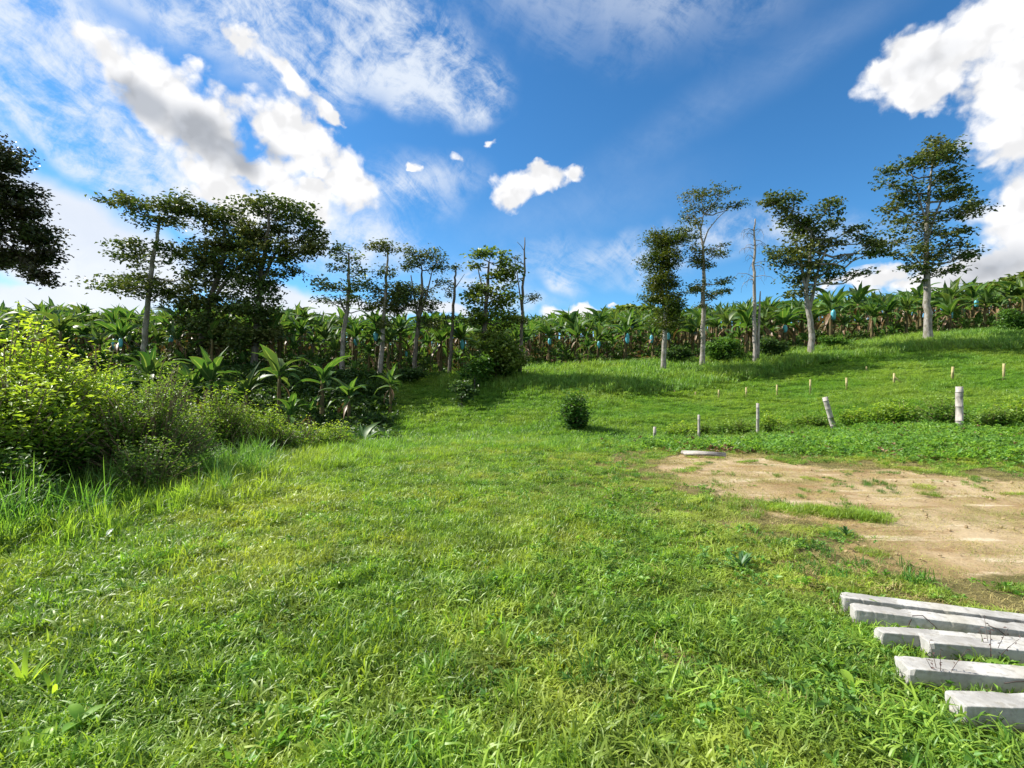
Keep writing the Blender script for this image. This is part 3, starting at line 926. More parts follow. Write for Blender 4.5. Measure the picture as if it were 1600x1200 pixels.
def curve_pts(p0, p1, n=6, sag=0.12, jit=0.03):
    t = np.linspace(0, 1, n)[:, None]
    L = np.linalg.norm(p1 - p0)
    P = p0 * (1 - t) + p1 * t
    P[:, 2] -= (np.sin(math.pi * t) * sag * L)[:, 0]
    P[1:-1] += rng.normal(0, jit * L, (n - 2, 3))
    return P


# ------------------------------------------------------------------ trees
def make_tree(name, label, D, trunk, clumps, leafmat, barkmat, leaf=0.29, dens=1.1, cat='tree', group='tall trees along the brow of the slope', stems=None, branch_r=0.055, sub=1.0, depth=1.1, base=True, attach_top=False):
    """trunk: (px, py, diameter m); clumps: (px, py, rx, ry[, density])"""
    pts = [at(p[0], p[1], D) for p in trunk]
    b0 = pts[0].copy()
    if base:
        b0[2] = h1(b0[0], b0[1])
        pts[0] = b0.copy(); pts[0][2] -= 0.25
    root = empty(name, b0)
    tag(root, label, cat, group)
    P = np.array(pts) - b0
    t = np.linspace(0, 1, len(P)); tt = np.linspace(0, 1, len(P) * 4)
    C = np.stack([np.interp(tt, t, P[:, k]) for k in range(3)], 1)
    for k in range(2):
        C[1:-1] = (C[:-2] + C[1:-1] * 2 + C[2:]) / 4
    rad = np.interp(tt, t, [p[2] / 2 for p in trunk])
    rad[0] *= 1.5; rad[1] *= 1.15
    C[1:-1, :2] += rng.normal(0, .03, (len(C) - 2, 2))
    g = Geo(); g.tube(C, rad, 10, wob=0.06)
    link('trunk', g.mesh('trunk', barkmat), root)
    for s in (stems or []):
        Q = np.array([at(p[0], p[1], D) for p in s]) - b0
        g = Geo(); tq = np.linspace(0, 1, len(Q)); t2 = np.linspace(0, 1, len(Q) * 3)
        g.tube(np.stack([np.interp(t2, tq, Q[:, k]) for k in range(3)], 1), np.interp(t2, tq, [p[2] / 2 for p in s]), 7, wob=.08)
        link('limb', g.mesh('limb', barkmat), root)
    fol = Geo()
    for c in clumps:
        px, py, rx, ry = c[:4]
        dn = c[4] if len(c) > 4 else 1.0
        k = D / 800
        R3 = np.array([rx * k, max(rx, ry) * k * depth, ry * k])
        dy = rng.uniform(-.6, .6) * R3[1]
        c0 = at(px, py, D) - b0 + np.array([0, dy, 0])
        # main branch
        below = C[C[:, 2] < c0[2] - 0.1 * abs(c0[0])] if len(C) else C
        cand = below if len(below) else C[:1]
        if attach_top: cand = C[-3:]
        dist = np.linalg.norm(cand - c0, axis=1)
        j = int(np.argmin(dist)); p0 = cand[j]
        Lb = dist[j]
        br = Geo()
        r0 = min(branch_r * (0.6 + 0.25 * Lb), 0.16)
        if Lb > 0.5:
            br.tube(curve_pts(p0, c0, 7, 0.10 if c0[2] - p0[2] > 0 else .02, .03), np.linspace(r0, r0 * .35, 7), 6)
        ns = max(4, int(sub * (rx * ry) ** .5 * 0.55))
        dirs = rng.normal(0, 1, (ns, 3)); dirs /= np.linalg.norm(dirs, axis=1)[:, None]
        S = c0 + dirs * R3 * rng.uniform(.35, 1.0, (ns, 1)) * np.array([1, 1, .95])
        for q in S:
            br.tube(curve_pts(c0 * .8 + p0 * .2 if Lb > .5 else c0, q, 4, .05, .05), np.linspace(r0 * .35, .012, 4), 4)
        if br.n:
            link('branch', br.mesh('branch', barkmat), root)
        vol = (R3[0] * R3[2])
        nl = int(dens * dn * 310 * vol / (leaf / .26) ** 2 * 1.25) + 20
        ii = rng.integers(0, ns, nl)
        sz = (0.21 * R3 + 0.13)
        Pp = S[ii] + rng.normal(0, 1, (nl, 3)) * sz * np.array([.95, .95, .5])
        az = rng.uniform(0, 2 * math.pi, nl)
        Dd = np.stack([np.cos(az), np.sin(az), rng.normal(-.05, .45, nl)], 1)
        Ls = leaf * rng.uniform(.6, 1.35, nl)
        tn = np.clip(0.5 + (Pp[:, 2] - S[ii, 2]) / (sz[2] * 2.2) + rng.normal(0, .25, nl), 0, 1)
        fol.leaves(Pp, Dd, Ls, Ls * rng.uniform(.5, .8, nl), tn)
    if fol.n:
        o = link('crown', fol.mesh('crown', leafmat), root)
        o['kind'] = 'stuff'
    return root


GT = 'tall trees along the brow of the slope'
make_tree('shade_tree', 'leaning dark tree with pale trunk and flat top, leftmost of the big three', 40,
          [(224, 562, .50), (227, 520, .42), (235, 440, .36), (243, 380, .28), (250, 340, .18)],
          [(180, 312, 30, 11), (212, 325, 28, 12), (262, 332, 36, 24), (292, 330, 28, 20), (238, 350, 22, 12, .7), (210, 395, 32, 22), (198, 425, 38, 18, .8), (172, 442, 30, 9, .6), (272, 398, 20, 26), (222, 455, 46, 16), (258, 450, 26, 26), (300, 425, 22, 14, .8)],
          M['tree'], M['bark_pale'], group=GT)
make_tree('shade_tree', 'dense dark middle tree of the big three, with a slanting limb', 40.5,
          [(308, 575, .55), (314, 540, .50), (325, 480, .45), (338, 440, .36), (352, 395, .28), (350, 345, .16)],
          [(322, 338, 30, 20), (352, 342, 38, 22), (350, 375, 48, 30), (318, 395, 36, 30), (362, 412, 38, 26), (320, 435, 36, 26), (300, 470, 30, 22), (335, 475, 38, 26), (320, 505, 34, 22), (290, 500, 26, 16, .7), (330, 535, 30, 18, 1.1), (300, 545, 24, 14), (345, 505, 30, 20, 1.1), (375, 380, 26, 18)],
          M['tree'], M['bark_dark'], dens=1.25, group=GT, stems=[[(332, 470, .30), (352, 440, .24), (378, 412, .16)]])
make_tree('shade_tree', 'widest tree with a rounded overhanging right side, rightmost of the big three', 39.5,
          [(397, 570, .55), (400, 520, .48), (404, 470, .42), (408, 420, .36), (418, 375, .28), (420, 335, .16)],
          [(395, 318, 34, 15), (430, 318, 40, 15), (458, 335, 32, 20), (480, 362, 28, 26), (466, 392, 26, 18), (490, 385, 16, 18), (440, 358, 22, 14, .5), (405, 350, 38, 24), (385, 365, 30, 28), (400, 400, 30, 28), (395, 440, 34, 28), (418, 450, 26, 22), (385, 490, 34, 30), (415, 485, 30, 26), (380, 530, 34, 24), (408, 525, 26, 18), (440, 395, 26, 20), (445, 420, 22, 16), (425, 515, 22, 20, .9)],
          M['tree'], M['bark_dark'], dens=1.2, group=GT, stems=[[(410, 440, .26), (428, 400, .20), (440, 378, .14), (466, 372, .08)]])
make_tree('slender_tree', 'slender airy tree with layered green boughs, just right of the big three', 40.5,
          [(533, 578, .42), (536, 520, .34), (543, 485, .30), (546, 440, .24), (544, 395, .12)],
          [(528, 392, 16, 14, .8), (548, 402, 18, 12, .7), (560, 425, 18, 12, .7), (566, 445, 22, 10), (500, 440, 22, 7, .8), (520, 448, 24, 9, .8), (525, 420, 12, 10, .6), (555, 470, 28, 9, .8), (515, 470, 28, 6, .6), (545, 455, 20, 8), (572, 480, 14, 8, .7)],
          M['tree_fresh'], M['bark_pale'], leaf=.24, dens=.95, group=GT, stems=[[(541, 490, .2), (533, 475, .14), (531, 460, .08)]])
make_tree('slender_tree', 'narrow tree with small round top and drooping vine curtain on its pale stem', 40,
          [(593, 600, .42), (596, 550, .36), (600, 490, .28), (604, 430, .2), (606, 388, .1)],
          [(585, 385, 14, 8, .8), (606, 388, 20, 13, .9), (604, 428, 14, 12, .8), (596, 455, 22, 18, .9), (622, 455, 22, 22, 1.2), (612, 480, 22, 20, 1.2), (638, 465, 18, 18, 1.1), (588, 470, 14, 16, .8), (608, 505, 12, 10, .8)],
          M['tree'], M['bark_pale'], leaf=.22, group=GT)
make_tree('slender_tree', 'tree with brownish fanned crown on forked branches, between narrow tree and snag', 40.5,
          [(645, 600, .40), (650, 540, .36), (654, 500, .32), (660, 450, .22), (658, 415, .1)],
          [(645, 396, 22, 10, .7), (668, 400, 26, 12, .7), (683, 415, 16, 16, .6), (635, 410, 14, 14, .6), (655, 415, 18, 12, .6), (660, 450, 22, 15, .9), (650, 475, 14, 14, .7), (678, 478, 18, 12, .9), (668, 505, 24, 12, 1.1), (685, 445, 10, 8, .5)],
          M['tree'], M['bark_dark'], leaf=.2, group=GT, stems=[[(654, 505, .22), (648, 470, .14), (642, 430, .08)], [(656, 495, .22), (668, 455, .14), (676, 420, .07)]])
make_tree('snag', 'thin bare snag with a spiky tuft at its tip', 40.5,
          [(701, 602, .30), (705, 540, .28), (709, 480, .24), (711, 440, .18), (712, 422, .12)],
          [(711, 418, 5, 5, 1.5), (700, 445, 7, 9, .8), (704, 462, 5, 8, .6), (708, 500, 7, 8, .6), (696, 500, 6, 6, .5)],
          M['tree'], M['bark_dark'], leaf=.2, group=GT, stems=[[(711, 450, .10), (718, 440, .06), (726, 428, .03)]], sub=.8)
make_tree('shade_tree', 'dense leafy tree with feathery two-lobed top, left of the tall dead pole', 39,
          [(748, 606, .45), (752, 560, .4), (758, 500, .36), (762, 450, .28), (764, 410, .14)],
          [(748, 396, 20, 9, .9), (768, 392, 22, 9, .9), (742, 412, 14, 8, .6), (785, 405, 16, 10), (795, 425, 16, 20), (776, 430, 20, 14), (758, 455, 26, 18, 1.2), (738, 470, 14, 16), (785, 460, 24, 20, 1.2), (762, 490, 34, 20, 1.3), (740, 500, 18, 14), (795, 495, 16, 16), (768, 520, 28, 20, 1.3)],
          M['tree_fresh'], M['bark_dark'], dens=1.15, group=GT, stems=[[(757, 460, .16), (750, 435, .1), (745, 410, .06)]])
make_tree('snag', 'tallest thin dead pole with one clump of leaves halfway up its right side', 40,
          [(812, 597, .34), (814, 540, .3), (816, 480, .24), (819, 420, .17), (820, 371, .07)],
          [(830, 470, 13, 10, .55), (802, 402, 10, 5, .5), (808, 420, 6, 8, .3), (818, 505, 8, 10, .8)],
          M['tree'], M['bark_dark'], leaf=.16, group=GT, stems=[[(815, 485, .14), (811, 450, .1), (807, 420, .07), (804, 404, .04)], [(819, 392, .06), (814, 384, .04), (808, 378, .03)]])
make_tree('vine_covered_tree', 'pale trunk smothered in olive green vines, curving to the right at top', 41,
          [(1036, 584, .42), (1038, 540, .38), (1040, 490, .34), (1030, 430, .28), (1042, 375, .14)],
          [(1048, 368, 34, 14, 1.3), (1034, 380, 22, 20, 1.3), (1066, 372, 18, 14, 1.2), (1026, 405, 20, 24, 1.4), (1040, 410, 22, 22, 1.4), (1026, 440, 24, 24, 1.4), (1044, 440, 16, 20, 1.2), (1022, 462, 22, 14, 1.1), (1038, 475, 28, 24, 1.4), (1056, 490, 18, 20, 1.3), (1040, 505, 26, 14, 1.1), (1060, 465, 8, 8, .6)],
          M['moss'], M['bark_pale'], leaf=.17, dens=1.15, group=GT, stems=[[(1030, 382, .08), (1018, 372, .05), (1008, 372, .02)], [(1034, 376, .08), (1026, 362, .05), (1021, 352, .02)]], sub=1.4)
make_tree('slender_tree', 'tall thin tree with an open umbrella top above two lower leaf tiers', 42,
          [(1097, 577, .40), (1099, 500, .34), (1100, 440, .3), (1099, 390, .2), (1094, 360, .14), (1100, 335, .08)],
          [(1078, 312, 18, 10, .5), (1100, 300, 24, 9, .5), (1124, 300, 22, 8, .55), (1140, 325, 16, 9, .6), (1120, 318, 18, 10, .4), (1075, 335, 12, 14, .5), (1098, 325, 20, 12, .4), (1090, 350, 12, 8, .5),
           (1096, 392, 16, 12, .8), (1118, 398, 14, 8, .8), (1085, 408, 10, 9, .7), (1130, 382, 10, 5, .4), (1100, 412, 16, 12, 1.0), (1084, 450, 20, 12, 1.1), (1132, 438, 16, 7, .9), (1128, 455, 18, 8, .9), (1110, 460, 12, 8, .8), (1104, 475, 10, 8, .7)],
          M['tree'], M['bark_pale'], leaf=.2, group=GT, branch_r=.05, stems=[[(1098, 385, .14), (1106, 360, .1), (1122, 340, .07), (1138, 326, .04)], [(1094, 360, .1), (1086, 340, .07), (1080, 318, .04)]])
r_ = make_tree('snag', 'grey leafless double trunk with drooping twigs, between umbrella tree and forked tree', 42,
          [(1180, 569, .34), (1179, 500, .29), (1178, 430, .23), (1179, 380, .17), (1180, 342, .1)],
          [], M['tree'], M['dead_wood'], group=GT, stems=[[(1184, 560, .26), (1186, 500, .2), (1188, 455, .08)]])
for k in range(16):
    py = rng.uniform(358, 440); sgn = -1 if k % 3 else 1
    a_ = at(1179, py, 42) - np.array(r_.location); L_ = rng.uniform(.5, 1.3)
    b_ = a_ + np.array([sgn * L_, rng.normal(0, .5), rng.uniform(-.5, .5) * L_])
    e_ = b_ + np.array([sgn * .2, rng.normal(0, .1), -rng.uniform(.3, 1.1)])
    g = Geo(); g.tube(np.array([a_, (a_ + b_) / 2 + [0, 0, .12], b_, (b_ + e_) / 2 + [sgn * .08, 0, 0], e_]), [.03, .022, .016, .012, .006], 4)
    for q in range(3):
        s0 = a_ + (b_ - a_) * rng.uniform(.3, .9)
        g.tube(curve_pts(s0, s0 + np.array([rng.normal(0, .25), rng.normal(0, .2), -rng.uniform(.2, .8)]), 4, 0, .05), [.012, .01, .008, .005], 3)
    link('branch', g.mesh('branch', M['dead_wood']), r_)
make_tree('forked_tree', 'leafy tree on a forked pale trunk, with crown reaching right toward the tallest tree', 43,
          [(1267, 560, .52), (1268, 510, .46), (1262, 480, .42), (1259, 455, .34), (1266, 410, .26), (1268, 360, .14)],
          [(1205, 312, 14, 8, .9), (1222, 318, 28, 16, 1.3), (1235, 338, 18, 14, 1.1), (1250, 345, 16, 16), (1288, 328, 24, 12), (1300, 345, 16, 14), (1272, 355, 30, 18, 1.1), (1255, 385, 38, 18, 1.1), (1295, 378, 28, 16), (1232, 402, 32, 14, .9), (1272, 412, 34, 18, 1.1), (1250, 432, 28, 14), (1206, 400, 10, 12, .7), (1290, 425, 22, 12, .8), (1258, 455, 26, 10, 1.1),
           (1328, 362, 20, 9, 1.1), (1350, 372, 20, 12, .9), (1362, 395, 22, 16, 1.1), (1372, 380, 14, 10, .8), (1310, 432, 30, 7, .6), (1345, 428, 20, 7, .5), (1320, 400, 14, 8, .5)],
          M['tree'], M['bark_pale'], group=GT, stems=[[(1264, 485, .34), (1270, 462, .28), (1276, 430, .2), (1290, 390, .12)], [(1260, 460, .2), (1248, 400, .14), (1234, 345, .08)], [(1270, 440, .14), (1310, 410, .1), (1355, 385, .06)]])
make_tree('tall_tree', 'tallest tree, straight pale trunk and ragged tiered crown, at the far right', 44,
          [(1450, 533, .66), (1449, 480, .56), (1448, 430, .48), (1447, 380, .38), (1450, 310, .26), (1458, 250, .12)],
          [(1478, 216, 18, 8, .9), (1466, 232, 24, 12), (1444, 248, 26, 13, 1.1), (1420, 260, 28, 10), (1396, 262, 20, 8, .9), (1472, 252, 20, 12, 1.1), (1385, 285, 16, 8, .7), (1462, 278, 30, 12, 1.1), (1494, 282, 20, 8, .8), (1412, 295, 24, 12), (1432, 312, 26, 14, 1.1), (1396, 322, 18, 10, .8), (1475, 305, 28, 12), (1508, 300, 20, 12), (1518, 318, 14, 10, .8), (1440, 340, 40, 12, 1.1), (1402, 345, 18, 8, .8), (1490, 338, 30, 14, 1.1), (1508, 355, 14, 10, .8), (1412, 372, 26, 12, .7), (1460, 368, 26, 12, .8), (1490, 380, 22, 10, .8), (1425, 395, 24, 12, .9), (1398, 395, 14, 8, .6), (1470, 400, 30, 12), (1500, 402, 20, 10, .9), (1420, 418, 22, 9, .8), (1448, 422, 18, 10, .8), (1482, 424, 22, 9, .9), (1512, 395, 10, 8, .6), (1436, 438, 10, 5, .6)],
          M['tree'], M['bark_pale'], group=GT, stems=[[(1448, 430, .2), (1436, 410, .12), (1422, 395, .07)], [(1447, 380, .24), (1460, 340, .18), (1476, 300, .1)], [(1448, 350, .2), (1436, 310, .14), (1424, 270, .08)]])
make_tree('overhanging_tree', 'dark reddish leafy boughs hanging into view at the left edge', 26,
          [(-75, 620, .7), (-72, 500, .6), (-66, 420, .5), (-60, 340, .4), (-40, 280, .25)],
          [(-30, 230, 50, 24, 1.2), (-20, 255, 34, 18, 1.2), (12, 262, 18, 14, 1.1), (-30, 300, 60, 30, 1.3), (22, 298, 22, 18, 1.2), (10, 330, 40, 26, 1.3), (45, 330, 16, 14), (-40, 360, 50, 40, 1.2), (30, 362, 36, 22, 1.3), (58, 368, 16, 14), (20, 395, 36, 18, 1.2), (60, 398, 20, 16, 1.1), (55, 424, 22, 12, 1.1), (64, 440, 16, 10, 1.0), (5, 412, 20, 12), (-90, 300, 60, 50), (-110, 380, 50, 40)],
          M['red_leaf'], M['bark_dark'], leaf=.2, dens=2.2, group='', branch_r=.03, attach_top=True)
# low dense trees and bushes under the tall ones
def under(name, label, px, py_top, py_bot, rx, D, mat, n=1.0, cat='bush', group='bushes in front of the plantation', leaf=.2):
    hh = (py_bot - py_top)
    cl = []
    for k in range(max(5, int(rx / 4))):
        a = rng.uniform(0, 2 * math.pi); q = math.sqrt(rng.uniform(0, 1)) * .62
        cl.append((px + rx * q * math.cos(a), (py_top + py_bot) / 2 + hh * .5 * q * math.sin(a), rx * .42, hh * .26, n))
    return make_tree(name, label, D, [(px, py_bot + 4, .12), (px, (py_top * .4 + py_bot * .6), .08), (px + 1, py_top + hh * .3, .04)], cl, mat, M['bark_dark'], leaf=leaf, dens=1.5, cat=cat, group=group)


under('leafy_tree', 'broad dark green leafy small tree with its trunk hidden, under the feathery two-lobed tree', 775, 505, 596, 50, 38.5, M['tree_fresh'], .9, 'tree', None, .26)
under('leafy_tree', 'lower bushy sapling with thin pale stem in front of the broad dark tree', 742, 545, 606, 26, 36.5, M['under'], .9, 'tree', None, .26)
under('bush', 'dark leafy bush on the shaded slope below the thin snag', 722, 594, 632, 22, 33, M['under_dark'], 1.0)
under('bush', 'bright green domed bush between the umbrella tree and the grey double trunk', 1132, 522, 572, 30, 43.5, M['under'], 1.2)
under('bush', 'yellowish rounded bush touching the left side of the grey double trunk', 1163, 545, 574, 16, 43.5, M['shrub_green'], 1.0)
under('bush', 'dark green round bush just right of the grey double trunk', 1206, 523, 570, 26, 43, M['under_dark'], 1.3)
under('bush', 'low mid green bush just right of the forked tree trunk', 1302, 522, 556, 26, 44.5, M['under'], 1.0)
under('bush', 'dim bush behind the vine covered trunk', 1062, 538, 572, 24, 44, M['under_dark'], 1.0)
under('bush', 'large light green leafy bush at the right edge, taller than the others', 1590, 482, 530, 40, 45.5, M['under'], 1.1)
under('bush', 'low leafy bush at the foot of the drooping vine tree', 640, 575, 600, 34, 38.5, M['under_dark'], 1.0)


# ------------------------------------------------------------------ banana plants
def leaf_mesh(name, L, W, e0, e1, mat, seed, twist=0.0):
    """arching blade from the origin along +X; e0, e1: elevation at its base and tip"""
    r = np.random.default_rng(seed)
    n = 9
    t = np.linspace(0, 1, n)
    el = e0 + (e1 - e0) * t ** 1.3
    step = L / (n - 1)
    cx = np.concatenate([[0], np.cumsum(np.cos(el[:-1]) * step)]); cz = np.concatenate([[0], np.cumsum(np.sin(el[:-1]) * step)])
    w = W * np.clip(np.sin(math.pi * np.clip(t * .93 + .07, 0, 1) ** .75), 0.03, 1) * np.where(t < .12, .12, 1)
    w[-1] = .02
    wl = w * (1 + r.uniform(-.5, .10, n)); wr = w * (1 + r.uniform(-.5, .10, n))
    V, A = [], []
    for i in range(n):
        nx, nz = -math.sin(el[i]), math.cos(el[i])
        tw = twist * t[i]
        for s, ww in ((-1, wl[i]), (0, 0), (1, wr[i])):
            up = 0.28 * ww if s else 0
            yy = s * ww * .5
            V.append((cx[i] + nx * (up + yy * math.sin(tw)), yy * math.cos(tw), cz[i] + nz * (up + yy * math.sin(tw)) - abs(s) * r.uniform(0, .04)))
            A.append(abs(s) * r.uniform(.5, .85) + (.15 if t[i] > .85 else 0))
    Q = []
    for i in range(n - 1):
        for s in range(2):
            a = i * 3 + s
            Q.append((a, a + 1, a + 4, a + 3))
    return np_mesh(name, np.array(V), np.array(Q), mat, {'tone': A})


BL = {
    'up': [leaf_mesh('banana_leaf_upright', 2.0, .52, R(80), R(52), M['banana'], 1), leaf_mesh('banana_leaf_upright', 1.7, .46, R(74), R(35), M['banana'], 2, .3)],
    'arch': [leaf_mesh('banana_leaf_arching', 2.2, .56, R(58), R(-18), M['banana'], 3), leaf_mesh('banana_leaf_arching', 2.1, .54, R(50), R(-35), M['banana'], 4, -.4), leaf_mesh('banana_leaf_arching', 2.0, .6, R(64), R(5), M['banana'], 5, .5)],
    'low': [leaf_mesh('banana_leaf_drooping', 1.9, .52, R(28), R(-70), M['banana'], 6, .3), leaf_mesh('banana_leaf_drooping', 1.8, .5, R(15), R(-75), M['banana'], 7)],
    'dead': [leaf_mesh('dry_leaf_hanging', 1.7, .34, R(-30), R(-86), M['dead_leaf'], 8, .6), leaf_mesh('dry_leaf_hanging', 1.4, .28, R(-50), R(-88), M['dead_leaf'], 9, -.6)],
}


def stem_mesh(h):
    g = Geo()
    z = np.linspace(-.15, h, 7)
    g.tube(np.stack([rng.normal(0, .02, 7), rng.normal(0, .02, 7), z], 1), np.linspace(.15, .075, 7), 8, wob=.07)
    return g.mesh('pseudostem', M['pseudostem'])


STEMS = [stem_mesh(h) for h in (2.0, 2.3, 2.6)]
SH = (2.0, 2.3, 2.6)


def bag_mesh():
    g = Geo()
    z = np.array([0, -.1, -.25, -.5, -.75, -.92])
    g.tube(np.stack([.32 + .05 * np.sin(z * 3), 0 * z, z], 1), [.04, .13, .18, .19, .16, .10], 9, wob=.10)
    return g.mesh('fruit_bag', M['bag'])


BAG = bag_mesh()


def banana_layout(r):
    """(kind, variant, azimuth, height offset, size)"""
    L = []
    a0 = r.uniform(0, 6.28)
    for k in range(int(r.integers(2, 4))): L.append(('up', int(r.integers(0, 2)), a0 + k * 2.2 + r.normal(0, .3), .0, r.uniform(.75, 1.05)))
    for k in range(int(r.integers(6, 9))): L.append(('arch', int(r.integers(0, 3)), a0 + k * 0.9 + r.normal(0, .4), -.06, r.uniform(.65, 1.15)))
    for k in range(int(r.integers(2, 4))): L.append(('low', int(r.integers(0, 2)), a0 + k * 2.0 + r.normal(0, .5), -.18, r.uniform(.75, 1.05)))
    for k in range(int(r.integers(1, 4))): L.append(('dead', int(r.integers(0, 2)), a0 + k * 1.9 + r.normal(0, .5), -.3, r.uniform(.8, 1.1)))
    return L


def banana_thing(x, y, sc, label, group, bag=False, seed=0, young=False, z=None):
    r = np.random.default_rng(seed)
    root = empty('banana_plant', (x, y, h1(x, y) if z is None else z), r.uniform(0, 6.28), sc)
    tag(root, label, 'banana plant', group)
    si = int(r.integers(0, 3)); h = SH[si]
    st_ = link('pseudostem', STEMS[si], root)
    if young:
        st_.scale = (.55, .55, .28); h *= .28
    for kind, v, az, dz, s in banana_layout(r):
        if young and kind in ('low', 'dead') and r.uniform() < .6: continue
        me = BL[kind][v]
        o = link('dry_leaf' if kind == 'dead' else 'leaf', me, root, (0, 0, h + dz * (0.3 if young else 1)))
        o.rotation_euler = (r.normal(0, .22), r.normal(0, .16), az); o.scale = (s,) * 3
    if bag:
        o = link('fruit_bag', BAG, root, (0, 0, h - .10)); o.scale = (.8, .8, .8 * r.uniform(.7, 1.05)); o.rotation_euler = (0, 0, -root.rotation_euler.z - 1.57 + r.normal(0, .5))
    return root


def banana_joined(name, seed):
    r = np.random.default_rng(seed)
    si = int(r.integers(0, 3)); h = SH[si]
    Vs, Qs, As, Ms, n = [], [], [], [], 0
    def addm(me, mat4, mi):
        nonlocal n
        c = np.empty(len(me.vertices) * 3, np.float32); me.vertices.foreach_get('co', c); c = c.reshape(-1, 3)
        m4 = np.array(mat4); c = c @ m4[:3, :3].T + m4[:3, 3]
        q = [tuple(p.vertices) for p in me.polygons]
        a = np.empty(len(me.vertices), np.float32); me.attributes['tone'].data.foreach_get('value', a)
        for f in q:
            Qs.append(tuple(i + n for i in f)); Ms.append(mi)
        Vs.append(c); As.append(a); n += len(c)
    addm(STEMS[si], Matrix.Identity(4), 1)
    for kind, v, az, dz, s in banana_layout(r):
        addm(BL[kind][v], Matrix.Translation((0, 0, h + dz)) @ Matrix.Rotation(az, 4, 'Z') @ Matrix.Rotation(r.normal(0, .2), 4, 'X') @ Matrix.Rotation(r.normal(0, .15), 4, 'Y') @ Matrix.Scale(s, 4), 2 if kind == 'dead' else 0)
    q4 = [f for f in Qs if len(f) == 4]; m4_ = [m for f, m in zip(Qs, Ms) if len(f) == 4]
    q3 = [f for f in Qs if len(f) == 3]; m3_ = [m for f, m in zip(Qs, Ms) if len(f) == 3]
    me = np_mesh(name, np.vstack(Vs), [np.array(q4), np.array(q3)], [M['banana'], M['pseudostem'], M['dead_leaf']], {'tone': np.concatenate(As)}, True, m4_ + m3_)
    return bpy.data.objects.new(name, me)


ZONES = [(-9e9, 140, 'above the lime green shrub'), (140, 225, 'left of the leaning flat-topped tree'), (225, 310, 'right beside the leaning flat-topped tree'), (310, 400, 'behind the dense middle tree'), (400, 480, 'right of the big overhanging tree'),
         (480, 535, 'just left of the slender airy tree'), (535, 593, 'right of the slender airy tree'), (593, 647, 'right of the drooping vine tree'), (647, 702, 'left of the spiky snag'),
         (702, 812, 'behind the two-lobed tree'), (812, 880, 'just right of the tall dead pole'), (880, 960, 'above the lone orchard bush'), (960, 1036, 'left of the vine-covered trunk'), (1036, 1097, 'left of the umbrella tree'),
         (1097, 1180, 'left of the grey double trunk'), (1180, 1267, 'left of the forked tree'), (1267, 1360, 'right of the forked tree'), (1360, 1449, 'left of the tallest tree'), (1449, 1530, 'right of the tallest tree'), (1530, 9e9, 'near the right edge')]
cand = []
row = 0
yy = 38.5
while yy < 100:
    for xx in np.arange(-112, 112, 2.35):
        x = xx + (row % 2) * 1.2 + rng.normal(0, .6); y = yy + rng.normal(0, .6)
        u = x / y
        if abs(u) > 1.12: continue
        fy = float(front_y(u)) + fbm(np.array([x / 4]), np.array([.5]), 7)[0] * 1.0
        if y < fy: continue
        cand.append((y - fy, x, y, u))
    yy += 2.45
    row += 1
inview = sorted([c for c in cand if abs(c[3]) < 1.02], key=lambda c: c[2])
things = inview[:285]
chosen = set(id(c) for c in things)
rest = [c for c in cand if id(c) not in chosen]
bag_px = [70, 175, 208, 262, 563, 590, 638, 720, 868, 935, 972, 1003, 1035, 1232, 1290, 1467, 1507]
bagged = set()
for bp in bag_px:
    best = min((c for c in things if c[0] < 6 and id(c) not in bagged), key=lambda c: abs(c[3] * 800 + 800 - bp) + c[0] * 2)
    bagged.add(id(best))
seen_in = {}
ORD = ['first', 'second', 'third', 'fourth', 'fifth', 'sixth', 'seventh']
things.sort(key=lambda c: c[3])
for k, c in enumerate(things):
    px = 800 + 800 * c[3]
    z_ = next(z[2] for z in ZONES if z[0] <= px < z[1])
    rowname = 'front edge' if c[0] < 2.2 else ('second rows' if c[0] < 6.5 else 'back rows')
    bg_ = id(c) in bagged
    lab = ('banana plant with blue bag, ' if bg_ else 'banana plant, ') + rowname + ' ' + z_
    if c[0] < 2.2:
        same = [q for q in things if q[0] < 2.2 and (id(q) in bagged) == bg_ and z_ == next(z[2] for z in ZONES if z[0] <= 800 + 800 * q[3] < z[1])]
        if len(same) > 1:
            lab += ', ' + ORD[min(same.index(c), 6)] + ' from left'
    banana_thing(c[1], c[2], rng.choice([rng.uniform(.68, .9), rng.uniform(.98, 1.2), rng.uniform(1.2, 1.38)], p=[.22, .5, .28]) * (1.0 if c[3] < .4 else 1.06), lab, 'banana plants, ' + rowname + ' ' + z_ + (' with bags' if bg_ else ''), bg_, 1000 + k)
bx = np.array([c[1] for c in rest]); by = np.array([c[2] for c in rest])
scatter('banana_plantation', [banana_joined('banana_far_%d' % i, 50 + i) for i in range(6)], bx, by, rng.uniform(.85, 1.1, len(bx)), 'rows of banana plants running up the hill behind the nearer ones', tilt=.03, cat='banana plants')
# suckers and low leaves between the stems
x, y = wedge(1500, 39, 62, 1.05)
u = x / y; k = (y > front_y(u)) & (rng.uniform(0, 1, len(x)) < np.interp(u, [-1, 0, .2, .5], [.9, .8, .6, .5]))
x, y = x[k], y[k]
scatter('banana_suckers', [banana_joined('banana_sucker_%d' % i, 80 + i) for i in range(4)], x, y, rng.uniform(.3, .6, len(x)), 'low banana suckers and loose leaves between the stems', z=H(x, y) - .45, tilt=.12)
